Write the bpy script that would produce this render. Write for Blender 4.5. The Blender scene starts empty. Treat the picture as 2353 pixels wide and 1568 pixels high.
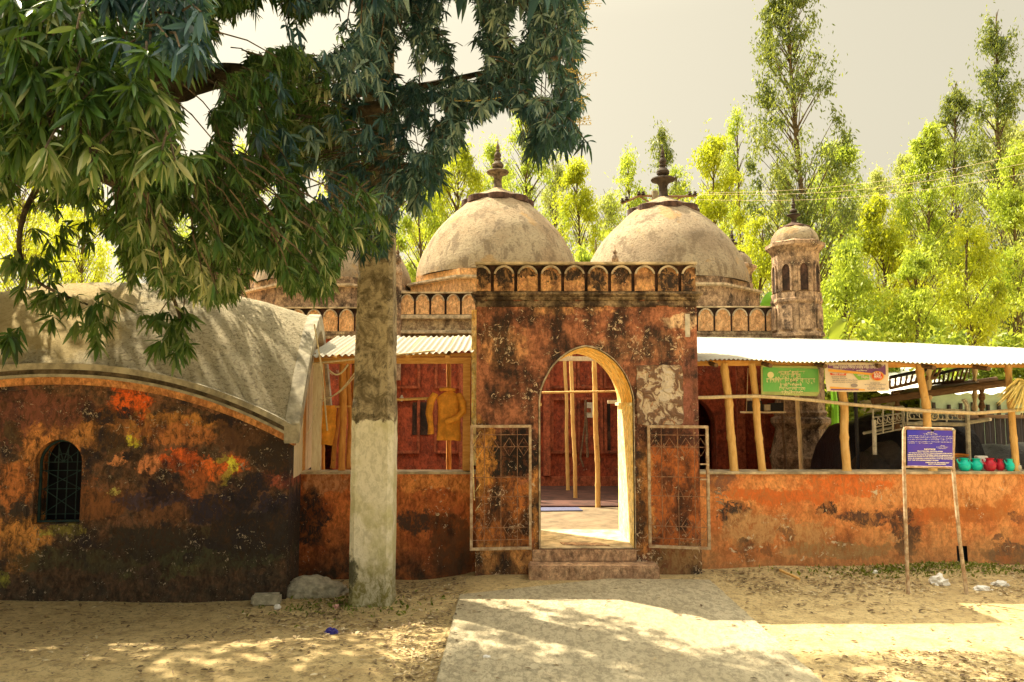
import bpy, bmesh, math, random
import numpy as np
from mathutils import Vector, Matrix, noise as mn
random.seed(7); RNG = np.random.default_rng(11)
R = math.radians
scene = bpy.context.scene
col = scene.collection

# ------------------------------------------------------------------ camera
F = 1700.0; CX, CY = 1176.5, 784.0; PITCH = math.atan(137/1700); CZ = 1.6
cam = bpy.data.cameras.new("camera"); camo = bpy.data.objects.new("camera", cam); col.objects.link(camo)
cam.sensor_width = 36; cam.lens = 36*F/2353.0; cam.clip_end = 600; cam.clip_start = 0.05
camo.location = (0, 0, CZ); camo.rotation_euler = (R(90)+PITCH, 0, 0)
scene.camera = camo

# ------------------------------------------------------------------ sky, sun, exposure
SUN = Vector((-1.2, 1.0, 1.95)).normalized()
w = bpy.data.worlds.new("World"); scene.world = w; w.use_nodes = True
nt = w.node_tree; bg = nt.nodes["Background"]
sky = nt.nodes.new("ShaderNodeTexSky"); sky.sky_type = 'NISHITA'; sky.sun_disc = False
sky.sun_elevation = math.asin(SUN.z); sky.sun_rotation = math.atan2(SUN.x, SUN.y)
sky.dust_density = 7.0; sky.air_density = 1.0; sky.ozone_density = 1.0; sky.altitude = 0
wb = nt.nodes.new("ShaderNodeMix"); wb.data_type = 'RGBA'; wb.blend_type = 'MULTIPLY'; wb.inputs[0].default_value = 1
wb.inputs[7].default_value = (1.03, 0.935, 0.70, 1)
hs = nt.nodes.new("ShaderNodeHueSaturation"); hs.inputs["Saturation"].default_value = .22   # dusty, hazy winter sky
gm = nt.nodes.new("ShaderNodeGamma"); gm.inputs[1].default_value = .42
nt.links.new(sky.outputs[0], hs.inputs["Color"]); nt.links.new(hs.outputs[0], gm.inputs[0])
# sky dimmed low down and boosted overhead, out of view, to lift the shade
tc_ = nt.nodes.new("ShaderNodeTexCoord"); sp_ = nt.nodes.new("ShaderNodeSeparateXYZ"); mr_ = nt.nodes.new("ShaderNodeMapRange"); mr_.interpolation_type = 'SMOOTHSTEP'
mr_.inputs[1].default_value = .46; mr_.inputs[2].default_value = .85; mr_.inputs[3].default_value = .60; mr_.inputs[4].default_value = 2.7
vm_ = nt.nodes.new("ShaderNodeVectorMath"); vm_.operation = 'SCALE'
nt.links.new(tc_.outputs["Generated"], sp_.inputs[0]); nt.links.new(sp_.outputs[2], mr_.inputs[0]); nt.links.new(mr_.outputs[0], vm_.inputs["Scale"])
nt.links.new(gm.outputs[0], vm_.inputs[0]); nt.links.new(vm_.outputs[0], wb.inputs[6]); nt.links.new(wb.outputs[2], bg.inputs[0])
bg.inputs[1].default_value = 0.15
sl = bpy.data.lights.new("sun", 'SUN'); sl.energy = 2.8; sl.angle = R(0.55); sl.color = (1.0, 0.85, 0.60)
so = bpy.data.objects.new("sun", sl); col.objects.link(so)
so.rotation_euler = SUN.to_track_quat('Z', 'Y').to_euler(); so.location = (-6, 5, 12)
vs = scene.view_settings
scene.display_settings.display_device = 'sRGB'
vs.view_transform = 'Standard'; vs.look = 'None'; vs.gamma = 1; vs.exposure = 2.4
scene.cycles.max_bounces = 7; scene.cycles.transparent_max_bounces = 8; scene.cycles.diffuse_bounces = 4
scene.cycles.sample_clamp_indirect = 6

# ------------------------------------------------------------------ measuring helpers (photo sizes -> real places)
ct, st = math.cos(PITCH), math.sin(PITCH)
def ray(px, py):
    u = (px-CX)/F; v = (CY-py)/F
    return u, ct - v*st, st + v*ct
def at(px, py, Y):
    u, d, z = ray(px, py); k = Y/d
    return Vector((u*k, Y, CZ + z*k))
def gp(px, py, z=0.0):
    u, d, zz = ray(px, py); k = (z-CZ)/zz
    return Vector((u*k, d*k, z))
def zz(py, Y): return at(CX, py, Y).z
def xx(px, Y, py=921): return at(px, py, Y).x

# ------------------------------------------------------------------ object helpers
def tag(o, label=None, cat=None, group=None, kind=None):
    if label: o['label'] = label
    if cat: o['category'] = cat
    if group: o['group'] = group
    if kind: o['kind'] = kind
    return o
def thing(name, loc, label, cat, group=None):
    o = bpy.data.objects.new(name, None); col.objects.link(o); o.location = loc
    o.empty_display_size = 0.2
    return tag(o, label, cat, group)
def wloc(o):
    v = Vector((0, 0, 0))
    while o is not None:
        v += o.location; o = o.parent
    return v
class MB:
    def __init__(s): s.v = []; s.f = []
    def add(s, vs, fs):
        n = len(s.v); s.v += [tuple(p) for p in vs]; s.f += [tuple(i+n for i in f) for f in fs]
        return s
    def box(s, x0, x1, y0, y1, z0, z1):
        x0, x1 = min(x0,x1), max(x0,x1); y0, y1 = min(y0,y1), max(y0,y1); z0, z1 = min(z0,z1), max(z0,z1)
        return s.add([(x0,y0,z0),(x1,y0,z0),(x1,y1,z0),(x0,y1,z0),(x0,y0,z1),(x1,y0,z1),(x1,y1,z1),(x0,y1,z1)],
              [(0,3,2,1),(4,5,6,7),(0,1,5,4),(1,2,6,5),(2,3,7,6),(3,0,4,7)])
    def prism(s, pts, y0, y1):           # polygon in XZ extruded along Y
        n = len(pts)
        vs = [(p[0], y0, p[1]) for p in pts] + [(p[0], y1, p[1]) for p in pts]
        fs = [tuple(range(n)), tuple(range(2*n-1, n-1, -1))] + [(i, i+n, (i+1) % n+n, (i+1) % n) for i in range(n)]
        return s.add(vs, fs)
    def zprism(s, pts, z0, z1):          # polygon in XY extruded along Z
        n = len(pts)
        vs = [(p[0], p[1], z0) for p in pts] + [(p[0], p[1], z1) for p in pts]
        fs = [tuple(range(n-1, -1, -1)), tuple(range(n, 2*n))] + [(i, (i+1) % n, (i+1) % n+n, i+n) for i in range(n)]
        return s.add(vs, fs)
    def tube(s, pts, r, n=8, cap=True):
        pts = [Vector(p) for p in pts]; m = len(pts)
        rs = r if isinstance(r, (list, tuple)) else [r]*m
        vs = []; up = None
        for i, p in enumerate(pts):
            d = (pts[min(i+1, m-1)] - pts[max(i-1, 0)])
            d = d.normalized() if d.length > 1e-9 else Vector((0,0,1))
            if up is None:
                a = Vector((0,0,1)) if abs(d.z) < .9 else Vector((0,1,0)); up = d.cross(a).normalized()
            else:
                up = (up - d*up.dot(d)); up = up.normalized() if up.length > 1e-6 else d.orthogonal().normalized()
            b = d.cross(up)
            for k in range(n):
                t = 2*math.pi*k/n; vs.append(p + (up*math.cos(t)+b*math.sin(t))*rs[i])
        fs = [(i*n+k, i*n+(k+1) % n, (i+1)*n+(k+1) % n, (i+1)*n+k) for i in range(m-1) for k in range(n)]
        if cap: fs += [tuple(range(n-1, -1, -1)), tuple((m-1)*n+k for k in range(n))]
        return s.add(vs, fs)
    def lathe(s, prof, c, n=32, rot=0, lobes=0, amp=0, cap=True):  # prof: (r,z) bottom->top
        vs = []
        for r, z in prof:
            for k in range(n):
                t = rot + 2*math.pi*k/n; rr = r*(1+amp*math.cos(lobes*t)) if lobes else r
                vs.append((c[0]+rr*math.cos(t), c[1]+rr*math.sin(t), c[2]+z))
        m = len(prof)
        fs = [(i*n+k, i*n+(k+1) % n, (i+1)*n+(k+1) % n, (i+1)*n+k) for i in range(m-1) for k in range(n)]
        if cap: fs += [tuple(range(n-1, -1, -1)), tuple((m-1)*n+k for k in range(n))]
        return s.add(vs, fs)
    def grid(s, fn, nu, nv):
        vs = [fn(i/nu, j/nv) for i in range(nu+1) for j in range(nv+1)]
        fs = [(i*(nv+1)+j, (i+1)*(nv+1)+j, (i+1)*(nv+1)+j+1, i*(nv+1)+j+1) for i in range(nu) for j in range(nv)]
        return s.add(vs, fs)
    def xform(s, fn): s.v = [tuple(fn(Vector(p))) for p in s.v]; return s
    def build(s, name, mat, parent=None, smooth=False, bevel=0, label=None, fix=True):
        me = bpy.data.meshes.new(name)
        off = wloc(parent) if parent is not None else Vector((0,0,0))
        v = np.array(s.v, dtype=float) - np.array(off)
        me.from_pydata([tuple(p) for p in v], [], s.f); me.update()
        if fix or bevel:
            bm = bmesh.new(); bm.from_mesh(me)
            if fix: bmesh.ops.recalc_face_normals(bm, faces=bm.faces)
            if bevel:
                es = [e for e in bm.edges if len(e.link_faces) == 2 and e.calc_face_angle(0) > 0.6]
                if es: bmesh.ops.bevel(bm, geom=es, offset=bevel, segments=2, affect='EDGES', clamp_overlap=True)
            bm.to_mesh(me); bm.free()
        if smooth:
            me.polygons.foreach_set('use_smooth', [True]*len(me.polygons))
            try: me.set_sharp_from_angle(angle=R(40))
            except Exception: pass
        me.materials.append(mat)
        o = bpy.data.objects.new(name, me); col.objects.link(o)
        if parent is not None: o.parent = parent
        if label: o['label'] = label
        return o
def sub_parts(src, dst):
    for ch in list(src.children):
        c = ch.copy(); col.objects.link(c); c.parent = dst; sub_parts(ch, c)
def nz(x, y=0, z=0): return mn.noise(Vector((x, y, z)))
def rough(mb, amp, sc=3.0):
    return mb.xform(lambda p: p + Vector((nz(p.x*sc, p.y*sc, p.z*sc), nz(p.x*sc+9, p.y*sc, p.z*sc), nz(p.x*sc, p.y*sc+7, p.z*sc)))*amp)

# ------------------------------------------------------------------ materials
class NT:
    def __init__(s, name):
        s.m = bpy.data.materials.new(name); s.m.use_nodes = True; s.t = s.m.node_tree
        s.b = s.t.nodes["Principled BSDF"]; s.b.inputs["Specular IOR Level"].default_value = 0.3
        s.P = s.n("ShaderNodeNewGeometry").outputs["Position"]
    def n(s, k, **kw):
        x = s.t.nodes.new(k)
        for a, v in kw.items(): setattr(x, a, v)
        return x
    def set(s, i, v):
        if hasattr(v, 'is_output'): s.t.links.new(v, i)
        else:
            if isinstance(v, (tuple, list)) and len(v) == 3 and i.type == 'RGBA': v = (*v, 1)
            i.default_value = v
    def noise(s, scale=5, detail=6, rough=.6, dist=0, vec=None, out=0):
        x = s.n("ShaderNodeTexNoise"); s.set(x.inputs["Vector"], vec or s.P)
        x.inputs["Scale"].default_value = scale; x.inputs["Detail"].default_value = detail
        x.inputs["Roughness"].default_value = rough; x.inputs["Distortion"].default_value = dist
        return x.outputs[out]
    def voro(s, scale=5, vec=None, feature='F1', out=0, rnd=1):
        x = s.n("ShaderNodeTexVoronoi", feature=feature); s.set(x.inputs["Vector"], vec or s.P)
        x.inputs["Scale"].default_value = scale; x.inputs["Randomness"].default_value = rnd
        return x.outputs[out]
    def sc(s, v, k):
        x = s.n("ShaderNodeVectorMath", operation='MULTIPLY'); s.set(x.inputs[0], v); x.inputs[1].default_value = k
        return x.outputs[0]
    def ma(s, op, a, b=0.0, c=None):
        x = s.n("ShaderNodeMath", operation=op); s.set(x.inputs[0], a); s.set(x.inputs[1], b)
        if c is not None: s.set(x.inputs[2], c)
        return x.outputs[0]
    def thr(s, x, lo, hi, a=0.0, b=1.0):
        r = s.n("ShaderNodeMapRange", interpolation_type='SMOOTHSTEP'); s.set(r.inputs[0], x)
        r.inputs[1].default_value = lo; r.inputs[2].default_value = hi; r.inputs[3].default_value = a; r.inputs[4].default_value = b
        return r.outputs[0]
    def mix(s, f, a, b, mode='MIX'):
        x = s.n("ShaderNodeMix", data_type='RGBA', blend_type=mode); s.set(x.inputs[0], f); s.set(x.inputs[6], a); s.set(x.inputs[7], b)
        return x.outputs[2]
    def xyz(s, i):
        x = s.n("ShaderNodeSeparateXYZ"); s.t.links.new(s.P, x.inputs[0]); return x.outputs[i]
    def blob(s, c, r, n1, amp=.5, flat=True, soft=.45):   # stain with a ragged outline; c,(rx,rz) on an XZ face
        if not hasattr(s, 'Pw'):
            def warp(v, sc_, a):
                q = s.n("ShaderNodeVectorMath", operation='SUBTRACT'); s.set(q.inputs[0], s.noise(sc_, 6, .72, .4, out=1)); q.inputs[1].default_value = (.5, .5, .5)
                k = s.n("ShaderNodeVectorMath", operation='MULTIPLY_ADD'); s.set(k.inputs[0], q.outputs[0]); k.inputs[1].default_value = (a, 0, a); s.set(k.inputs[2], v); return k.outputs[0]
            s.Pw = warp(warp(s.P, 3.2, .42), 13, .17)
        x = s.n("ShaderNodeVectorMath", operation='SUBTRACT'); s.set(x.inputs[0], s.Pw); x.inputs[1].default_value = c
        y = s.sc(x.outputs[0], (1/r[0], 0 if flat else 1/r[0], 1/r[1]))
        l = s.n("ShaderNodeVectorMath", operation='LENGTH'); s.t.links.new(y, l.inputs[0])
        d = s.ma('ADD', l.outputs["Value"], s.ma('MULTIPLY', s.ma('SUBTRACT', n1, .5), amp*3.4))
        return s.thr(d, 1.0-soft/2, 1.0+soft/2, 1.0, 0.0)
    def bump(s, h, st=.5, d=.02):
        x = s.n("ShaderNodeBump"); s.set(x.inputs["Height"], h); x.inputs["Strength"].default_value = st
        x.inputs["Distance"].default_value = d; s.t.links.new(x.outputs[0], s.b.inputs["Normal"]); return s
    def done(s, colr, rough=.9):
        s.set(s.b.inputs["Base Color"], colr); s.set(s.b.inputs["Roughness"], rough); return s.m
def simple(name, c, rough=.8, var=.25, scale=9, bump=.2, metal=0, c2=None, bd=.01):
    t = NT(name); n = t.noise(scale, 6, .65)
    c2 = c2 or tuple(v*(1-var*1.6) for v in c)
    t.b.inputs["Metallic"].default_value = metal
    if bump: t.bump(t.noise(scale*4, 5, .7), bump, bd)
    return t.done(t.mix(t.thr(n, .32, .68), c2, c), rough)

def mat_masonry(name, base, lo, black=(.02,.013,.01), pale=(.62,.5,.33), black_amt=.5, pale_amt=.0, sc=1.0, fine=1.0, blobs=(), bottom=None, bstr=.55, crunch=.85):
    """old lime plaster: base paint worn to lo, black algae stains, pale chips; blobs = (px,py,Y,rx,rz,colour)"""
    t = NT(name)
    nb = t.noise(2.2*sc, 8, .68); nm = t.noise(7*sc, 8, .7, .3); nf = t.noise(34*fine, 6, .7)
    streak = t.noise(6, 5, .6, vec=t.sc(t.P, (1.0, 1.0, .33)))
    nf2 = t.noise(22, 7, .78, .6, vec=t.sc(t.P, (1.0, 1.0, .55)))
    nrag = t.ma('ADD', t.ma('MULTIPLY', nm, .55), t.ma('MULTIPLY', nf2, .45))
    c = t.mix(t.thr(t.ma('ADD', t.ma('MULTIPLY', nb, .5), t.ma('MULTIPLY', nm, .5)), .42, .58), base, lo)
    c = t.mix(t.thr(nf, .45, .75, 0, .55), c, tuple(v*.45 for v in lo))
    for b in blobs:
        px, py, Y, rx, rz, cc = b[:6]; mode = b[6] if len(b) > 6 else 1.0
        p = at(px, py, Y); k = Y/F
        m = t.blob(tuple(p), (rx*k, rz*k), nrag, .35, soft=.3)
        m = t.ma('MULTIPLY', m, t.thr(nf2, .36, .54, .12, mode))
        c = t.mix(m, c, cc)
    if black_amt > 0:
        bm_ = t.thr(t.ma('ADD', t.ma('MULTIPLY', nb, .5), t.ma('MULTIPLY', streak, .5)), .60-.2*black_amt, .66-.2*black_amt+.08)
        c = t.mix(t.ma('MULTIPLY', bm_, t.thr(nf2, .34, .55, .35, .97)), c, black)
        c = t.mix(t.thr(nf2, .60, .66, 0, min(.9, black_amt*1.3)), c, black)
    if bottom:
        z0, z1, bc, mx = bottom
        zn = t.ma('ADD', t.xyz(2), t.ma('MULTIPLY', t.ma('SUBTRACT', nb, .5), 1.1))
        c = t.mix(t.ma('MULTIPLY', t.thr(zn, z0, z1, 1, 0), t.thr(nm, .35, .62, .55, 1)) if mx is None else t.ma('MULTIPLY', t.thr(zn, z0, z1, mx, 0), t.thr(nf, .3, .6, .6, 1)), c, bc)
    val = t.thr(nf2, .30, .70, .42, 1.75); cc_ = t.n("ShaderNodeCombineXYZ")
    for i_ in range(3): t.set(cc_.inputs[i_], val)
    c = t.mix(crunch, c, t.mix(1.0, c, cc_.outputs[0], 'MULTIPLY'))
    if pale_amt > 0:
        ch = t.thr(t.ma('ADD', t.ma('MULTIPLY', t.noise(13*sc, 4, .8, 1.2), .6), t.ma('MULTIPLY', nb, .4)), .62-.1*pale_amt, .64-.1*pale_amt)
        c = t.mix(ch, c, pale)
    t.bump(t.ma('ADD', t.ma('MULTIPLY', nf2, .8), t.ma('MULTIPLY', nf, .5)), bstr, .03)
    return t.done(c, .93)

M = {}
OR = (.52, .17, .045)
_r = random.Random(5)
def stains(n, x0, x1, y0, y1, Y, cols, rr=(8, 30), asp=(.5, 1.0)):
    return [(_r.uniform(x0, x1), _r.uniform(y0, y1), Y, (a := _r.uniform(*rr)), a*_r.uniform(*asp), _r.choice(cols), _r.uniform(.6, 1)) for _ in range(n)]
M['rwall'] = mat_masonry('right_wall_plaster', (.74,.31,.10), (.54,.18,.055), black_amt=.12, pale_amt=.15, crunch=.5, bstr=.35, bottom=(-.15,.55,(.28,.17,.08),.75),
   blobs=[(1690,1185,7.2,38,26,(.05,.035,.028)),(1650,1090,7.2,40,40,(.2,.09,.05)),(1985,1185,7.2,60,18,(.09,.045,.03)),(1900,1170,7.2,26,16,(.04,.026,.02)),(2085,1215,7.2,44,44,(.07,.034,.022)),
          (2320,1275,7.2,60,26,(.08,.04,.03)),(2210,1160,7.2,120,45,(.42,.13,.03)),(2150,1130,7.2,180,35,(.62,.27,.09)),(1740,1215,7.2,80,40,(.50,.27,.11)),(1860,1225,7.2,60,24,(.50,.26,.1)),(1930,1265,7.2,120,18,(.34,.2,.08)),(2270,1110,7.2,80,30,(.66,.3,.11)),(1800,1140,7.2,140,18,(.56,.14,.03)),(1950,1110,7.2,110,16,(.6,.15,.03))]+stains(16, 1630, 2353, 1160, 1290, 7.2, [(.07,.035,.022), (.12,.05,.03), (.6,.3,.12), (.5,.13,.03)], (8, 26)))
M['lwall'] = mat_masonry('left_wall_plaster', (.58,.18,.05), (.38,.10,.03), black_amt=.22, pale_amt=.1, bottom=(-.1,.42,(.05,.032,.02),None),
   blobs=[(745,1110,7.2,45,28,(.45,.2,.09)),(1000,1110,7.2,80,18,(.58,.22,.06)),(960,1200,7.2,50,30,(.06,.034,.024)),(1040,1250,7.2,50,70,(.13,.05,.02)),(715,1190,7.2,36,70,(.03,.02,.018))])
G = 7.03
M['gate'] = mat_masonry('gateway_plaster', (.42,.165,.085), (.20,.075,.042), black=(.018,.014,.013), black_amt=.8, pale_amt=.45, pale=(.66,.50,.33), sc=1.7, crunch=1.0,
   blobs=[(1150,1190,G,70,110,(.50,.17,.04)),(1160,1290,G,90,40,(.55,.27,.09)),(1545,1140,G,75,140,(.42,.12,.03)),(1475,1150,G,22,130,(.55,.24,.07)),(1230,1180,G,16,110,(.58,.26,.07)),
          (1590,1290,G,90,50,(.24,.14,.06)),(1160,800,G,55,45,(.55,.27,.12),.9),(1270,716,G,45,14,(.6,.3,.13)),(1370,712,G,30,14,(.6,.3,.13)),(1480,800,G,120,30,(.42,.2,.1),.8),(1590,900,G,30,120,(.24,.09,.06)),(1565,735,G,40,20,(.7,.5,.3),.8),
          (1150,1050,G,60,50,(.02,.018,.014)),(1200,1040,G,40,60,(.015,.013,.012)),(1110,1050,G,22,90,(.6,.27,.06)),(1530,1000,G,65,30,(.05,.02,.015))])
M['gate_panel'] = mat_masonry('merlon_plaster', (.66,.36,.15), (.40,.19,.09), black_amt=.62, sc=3.6, pale_amt=.1, blobs=[(px, py, 7.0, rx, rz, (.025,.018,.015)) for px, py, rx, rz in ((1111,640,22,34),(1157,632,22,30),(1211,622,26,13),(1265,620,24,10),(1319,626,24,16),(1373,640,22,34),(1428,630,24,26),(1539,640,24,36),(1583,640,20,36))])
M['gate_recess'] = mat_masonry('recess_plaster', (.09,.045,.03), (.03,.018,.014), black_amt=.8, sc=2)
M['rim'] = simple('lime_rim', (.62,.5,.34), .9, .4, 14)
M['cornice'] = mat_masonry('cornice_plaster', (.34,.25,.15), (.10,.06,.04), black_amt=.85, sc=2.5, crunch=1.0)
M['reveal'] = mat_masonry('yellow_limewash', (.82,.52,.13), (.86,.66,.3), black_amt=0, sc=1.5, bstr=.25)
M['reveal2'] = mat_masonry('cream_limewash', (.86,.78,.5), (.84,.64,.24), black_amt=0, sc=3, bstr=.25)
M['merlon'] = mat_masonry('mosque_merlon', (.66,.40,.2), (.5,.27,.12), black_amt=.0, sc=3)
M['mband'] = mat_masonry('mosque_band', (.42,.33,.2), (.2,.13,.08), black_amt=.45, sc=2.4)
M['facade'] = mat_masonry('maroon_wall', (.36,.075,.032), (.20,.045,.024), black_amt=.3, pale_amt=.05, sc=1.4)
M['facade_frame'] = mat_masonry('maroon_frame', (.38,.10,.045), (.22,.06,.03), black_amt=.25, sc=2)
M['turret'] = mat_masonry('turret_plaster', (.42,.29,.18), (.21,.135,.085), black_amt=.62, pale_amt=.25, sc=2.6)
def mat_dome(name, a, b):
    t = NT(name); nb = t.noise(1.1, 7, .65); nf = t.noise(26, 5, .75); nm = t.noise(5, 8, .75, .5); st_ = t.noise(3.2, 7, .7, .3, vec=t.sc(t.P, (1.6, 1.6, .45)))
    c = t.mix(t.thr(nb, .38, .62), a, b); c = t.mix(t.thr(nf, .46, .68, 0, .75), c, tuple(v*.5 for v in b))
    c = t.mix(t.thr(st_, .50, .62, 0, .75), c, (.17,.125,.08)); c = t.mix(t.thr(nm, .60, .68, 0, .65), c, (.09,.065,.045))
    c = t.mix(t.thr(t.noise(1.9, 4, .6), .58, .66, 0, .55), c, (.44,.27,.1))
    t.bump(nf, .8, .05); return t.done(c, .95)
M['dome'] = mat_dome('dome_plaster', (.41,.335,.22), (.33,.24,.145))
M['dome2'] = mat_dome('dome_plaster_grey', (.39,.32,.215), (.29,.22,.145))
M['drum'] = mat_masonry('drum_plaster', (.60,.34,.14), (.44,.25,.12), black_amt=.1, sc=2)
M['finial'] = simple('finial_stone', (.20,.15,.10), .9, .5, 12, .4)
M['finial_dark'] = simple('finial_stone_dark', (.07,.052,.04), .9, .4, 12, .4)
M['brick_edge'] = simple('lotus_rim', (.12,.065,.045), .9, .5, 10, .5)
# left hut
H = 6.2
M['hut'] = mat_masonry('hut_plaster', (.20,.095,.05), (.075,.05,.034), black=(.016,.013,.02), black_amt=.55, sc=1.9, crunch=1.0, pale_amt=.32, pale=(.42,.34,.24), bottom=(-.15,.85,(.040,.034,.024),.82),
   blobs=[(60,960,H,150,60,(.16,.06,.04)),(330,975,H,160,34,(.42,.19,.05)),(285,925,H,50,42,(.60,.11,.02)),(390,1000,H,70,30,(.40,.15,.05)),(100,1060,H,75,75,(.55,.23,.07)),(210,1000,H,60,30,(.45,.2,.06)),(30,1120,H,45,70,(.45,.16,.05)),
          (440,1075,H,95,26,(.62,.14,.03)),(330,1070,H,34,26,(.62,.24,.1)),(395,1060,H,35,22,(.65,.13,.03)),(420,1115,H,30,40,(.3,.09,.03)),(286,1003,H,20,12,(.60,.55,.05)),(495,1085,H,16,24,(.62,.6,.06)),(475,1055,H,15,10,(.6,.5,.08)),
          (35,1255,H,65,60,(.66,.29,.07)),(205,1160,H,70,45,(.2,.08,.03)),(360,1175,H,50,60,(.17,.075,.035)),(130,1225,H,45,14,(.45,.4,.07)),(350,1330,H,90,20,(.12,.12,.045)),(560,1000,H,90,60,(.09,.045,.025)),(255,1055,H,16,12,(.6,.25,.1)),(240,1125,H,12,12,(.5,.45,.12)),(0,1335,H,14,16,(.5,.5,.06)),(620,1110,H,40,25,(.26,.07,.04)),(330,1150,H,90,18,(.06,.04,.055)),(480,1170,H,70,34,(.026,.021,.035)),(560,1130,H,40,30,(.02,.017,.025)),(610,1180,H,50,26,(.03,.024,.04)),(200,1290,H,180,30,(.09,.08,.035)),(480,1300,H,150,26,(.06,.065,.03))]+[(610,1050,H,70,50,(.03,.022,.018)),(560,1240,H,110,60,(.022,.018,.02)),(330,1250,H,110,40,(.035,.028,.022)),(40,1180,H,30,30,(.04,.03,.025)),(230,960,H,70,18,(.03,.02,.022)),(500,960,H,60,16,(.02,.015,.018))]+stains(22, 10, 690, 930, 1330, H, [(.02,.014,.02), (.07,.05,.025), (.018,.015,.02), (.11,.055,.04)], (10, 34))+stains(14, 10, 560, 930, 1120, H, [(.28,.12,.045), (.42,.16,.05), (.34,.11,.04)], (8, 22)))
M['hut_band'] = mat_masonry('hut_band', (.58,.27,.10), (.36,.15,.06), black_amt=.3, sc=2.5)
M['hut_trim'] = simple('hut_trim', (.46,.42,.32), .9, .35, 8, .4)
def mat_roofcrust():
    t = NT('pebbled_roof_plaster'); nb = t.noise(1.3, 6, .6); nf = t.noise(30, 6, .8, .6); v = t.noise(55, 4, .8)
    c = t.mix(t.thr(nb, .4, .6), (.60,.52,.35), (.44,.39,.26)); c = t.mix(t.thr(nf, .48, .62, 0, .85), c, (.20,.165,.10))
    m = t.blob(tuple(at(60, 740, 6.9)), (1.1, .5), nb, .6); c = t.mix(t.ma('MULTIPLY', m, .55), c, (.58,.42,.13))
    t.bump(t.ma('ADD', nf, t.ma('MULTIPLY', v, .5)), 1.0, .05); return t.done(c, .97)
M['hut_roof'] = mat_roofcrust()
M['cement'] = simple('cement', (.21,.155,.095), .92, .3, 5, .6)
M['maroon_shade_floor'] = simple('maroon_shade_floor', (.10,.04,.028), .8, .4, 5, .4)
M['step'] = mat_masonry('step_plaster', (.55,.36,.22), (.34,.2,.12), black_amt=.25, sc=3)
M['coping'] = simple('coping_lime', (.72,.58,.38), .9, .4, 7, .5)
def mat_ground():
    t = NT('trodden_earth'); nb = t.noise(.6, 6, .6); nm = t.noise(5, 8, .72, .4); nf = t.noise(40, 6, .8, vec=t.sc(t.P, (1, .6, 1)))
    c = t.mix(t.thr(nb, .35, .65), (.62,.47,.23), (.70,.55,.28)); c = t.mix(t.thr(nm, .42, .66, 0, .8), c, (.47,.34,.16))
    nl_ = t.noise(20, 7, .8, 1.0, vec=t.sc(t.P, (.7, 1.0, 1))); c = t.mix(t.thr(nl_, .50, .60, 0, .7), c, (.27,.20,.11))
    c = t.mix(t.thr(nf, .53, .64, 0, .6), c, (.22,.155,.085)); c = t.mix(t.thr(t.noise(55, 3, .7), .64, .7, 0, .7), c, (.66,.58,.4))
    t.bump(t.ma('ADD', t.ma('MULTIPLY', nm, .8), t.ma('MULTIPLY', nf, .5)), .9, .05); return t.done(c, .97)
M['ground'] = mat_ground()
def mat_path():
    t = NT('worn_concrete'); nb = t.noise(1.4, 7, .65); nf = t.noise(26, 6, .8, .5, vec=t.sc(t.P, (1, .55, 1))); v = t.noise(70, 4, .8)
    c = t.mix(t.thr(nb, .38, .62), (.45,.385,.255), (.55,.48,.33)); c = t.mix(t.thr(nf, .45, .58, 0, .8), c, (.27,.235,.16))
    c = t.mix(t.thr(v, .6, .68, 0, .7), c, (.66,.60,.46)); t.bump(t.ma('ADD', nf, t.ma('MULTIPLY', v, .4)), .8, .03); return t.done(c, .95)
M['path'] = mat_path()
def mat_pole():
    t = NT('post_mottled'); nm = t.noise(6, 8, .75, .8); nf = t.noise(24, 6, .75, .5, vec=t.sc(t.P, (1,1,.6))); z = t.xyz(2)
    up = t.mix(t.thr(nm, .40, .60), (.46,.39,.26), (.15,.12,.07)); up = t.mix(t.thr(nf, .5, .66, 0, .7), up, (.035,.03,.022))
    lo = t.mix(t.thr(nf, .45, .62, 0, .6), (.86,.82,.66), (.52,.50,.34)); lo = t.mix(t.thr(t.noise(2.2,5,.6), .5, .62, 0, .6), lo, (.50,.48,.2))
    zn = t.ma('ADD', z, t.ma('MULTIPLY', t.ma('SUBTRACT', nm, .5), .25))
    c = t.mix(t.thr(zn, 1.42, 1.45), lo, up)
    al = t.ma('MULTIPLY', t.thr(zn, .0, .42, 1, 0), t.thr(nf, .35, .6, .4, 1)); c = t.mix(al, c, (.22,.2,.06))
    p = gp(850, 1310, 0); m = t.blob((p.x-.02, 0, .18), (.08, .16), nm, .5); c = t.mix(t.ma('MULTIPLY', m, .85), c, (.06,.06,.03))
    t.bump(t.ma('ADD', t.ma('MULTIPLY', nm, .6), nf), .8, .03); return t.done(c, .92)
M['pole'] = mat_pole()
def mat_tin():
    t = NT('corrugated_tin'); nb = t.noise(2, 6, .7); nf = t.noise(18, 5, .7)
    c = t.mix(t.thr(nb, .5, .75, 0, .5), (.34,.315,.25), (.25,.21,.145)); c = t.mix(t.thr(nf, .66, .72, 0, .8), c, (.35,.17,.06))
    return t.done(c, .75)
M['tin'] = mat_tin()
def mat_wood(name, a, b, sx=(8, 8, 1.4)):
    t = NT(name); n = t.noise(5, 6, .7, .4, vec=t.sc(t.P, sx)); f = t.noise(14, 5, .7)
    c = t.mix(t.thr(n, .35, .65), a, b); c = t.mix(t.thr(f, .62, .72, 0, .6), c, tuple(v*.35 for v in b))
    t.bump(n, .4, .01); return t.done(c, .7)
M['bamboo'] = mat_wood('bamboo_yellow', (.74,.48,.18), (.60,.34,.10))
M['bamboo_pale'] = mat_wood('bamboo_pale', (.72,.58,.36), (.55,.42,.24))
M['timber'] = mat_wood('timber_orange', (.72,.40,.12), (.55,.26,.06), (1.4, 8, 8))
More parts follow.
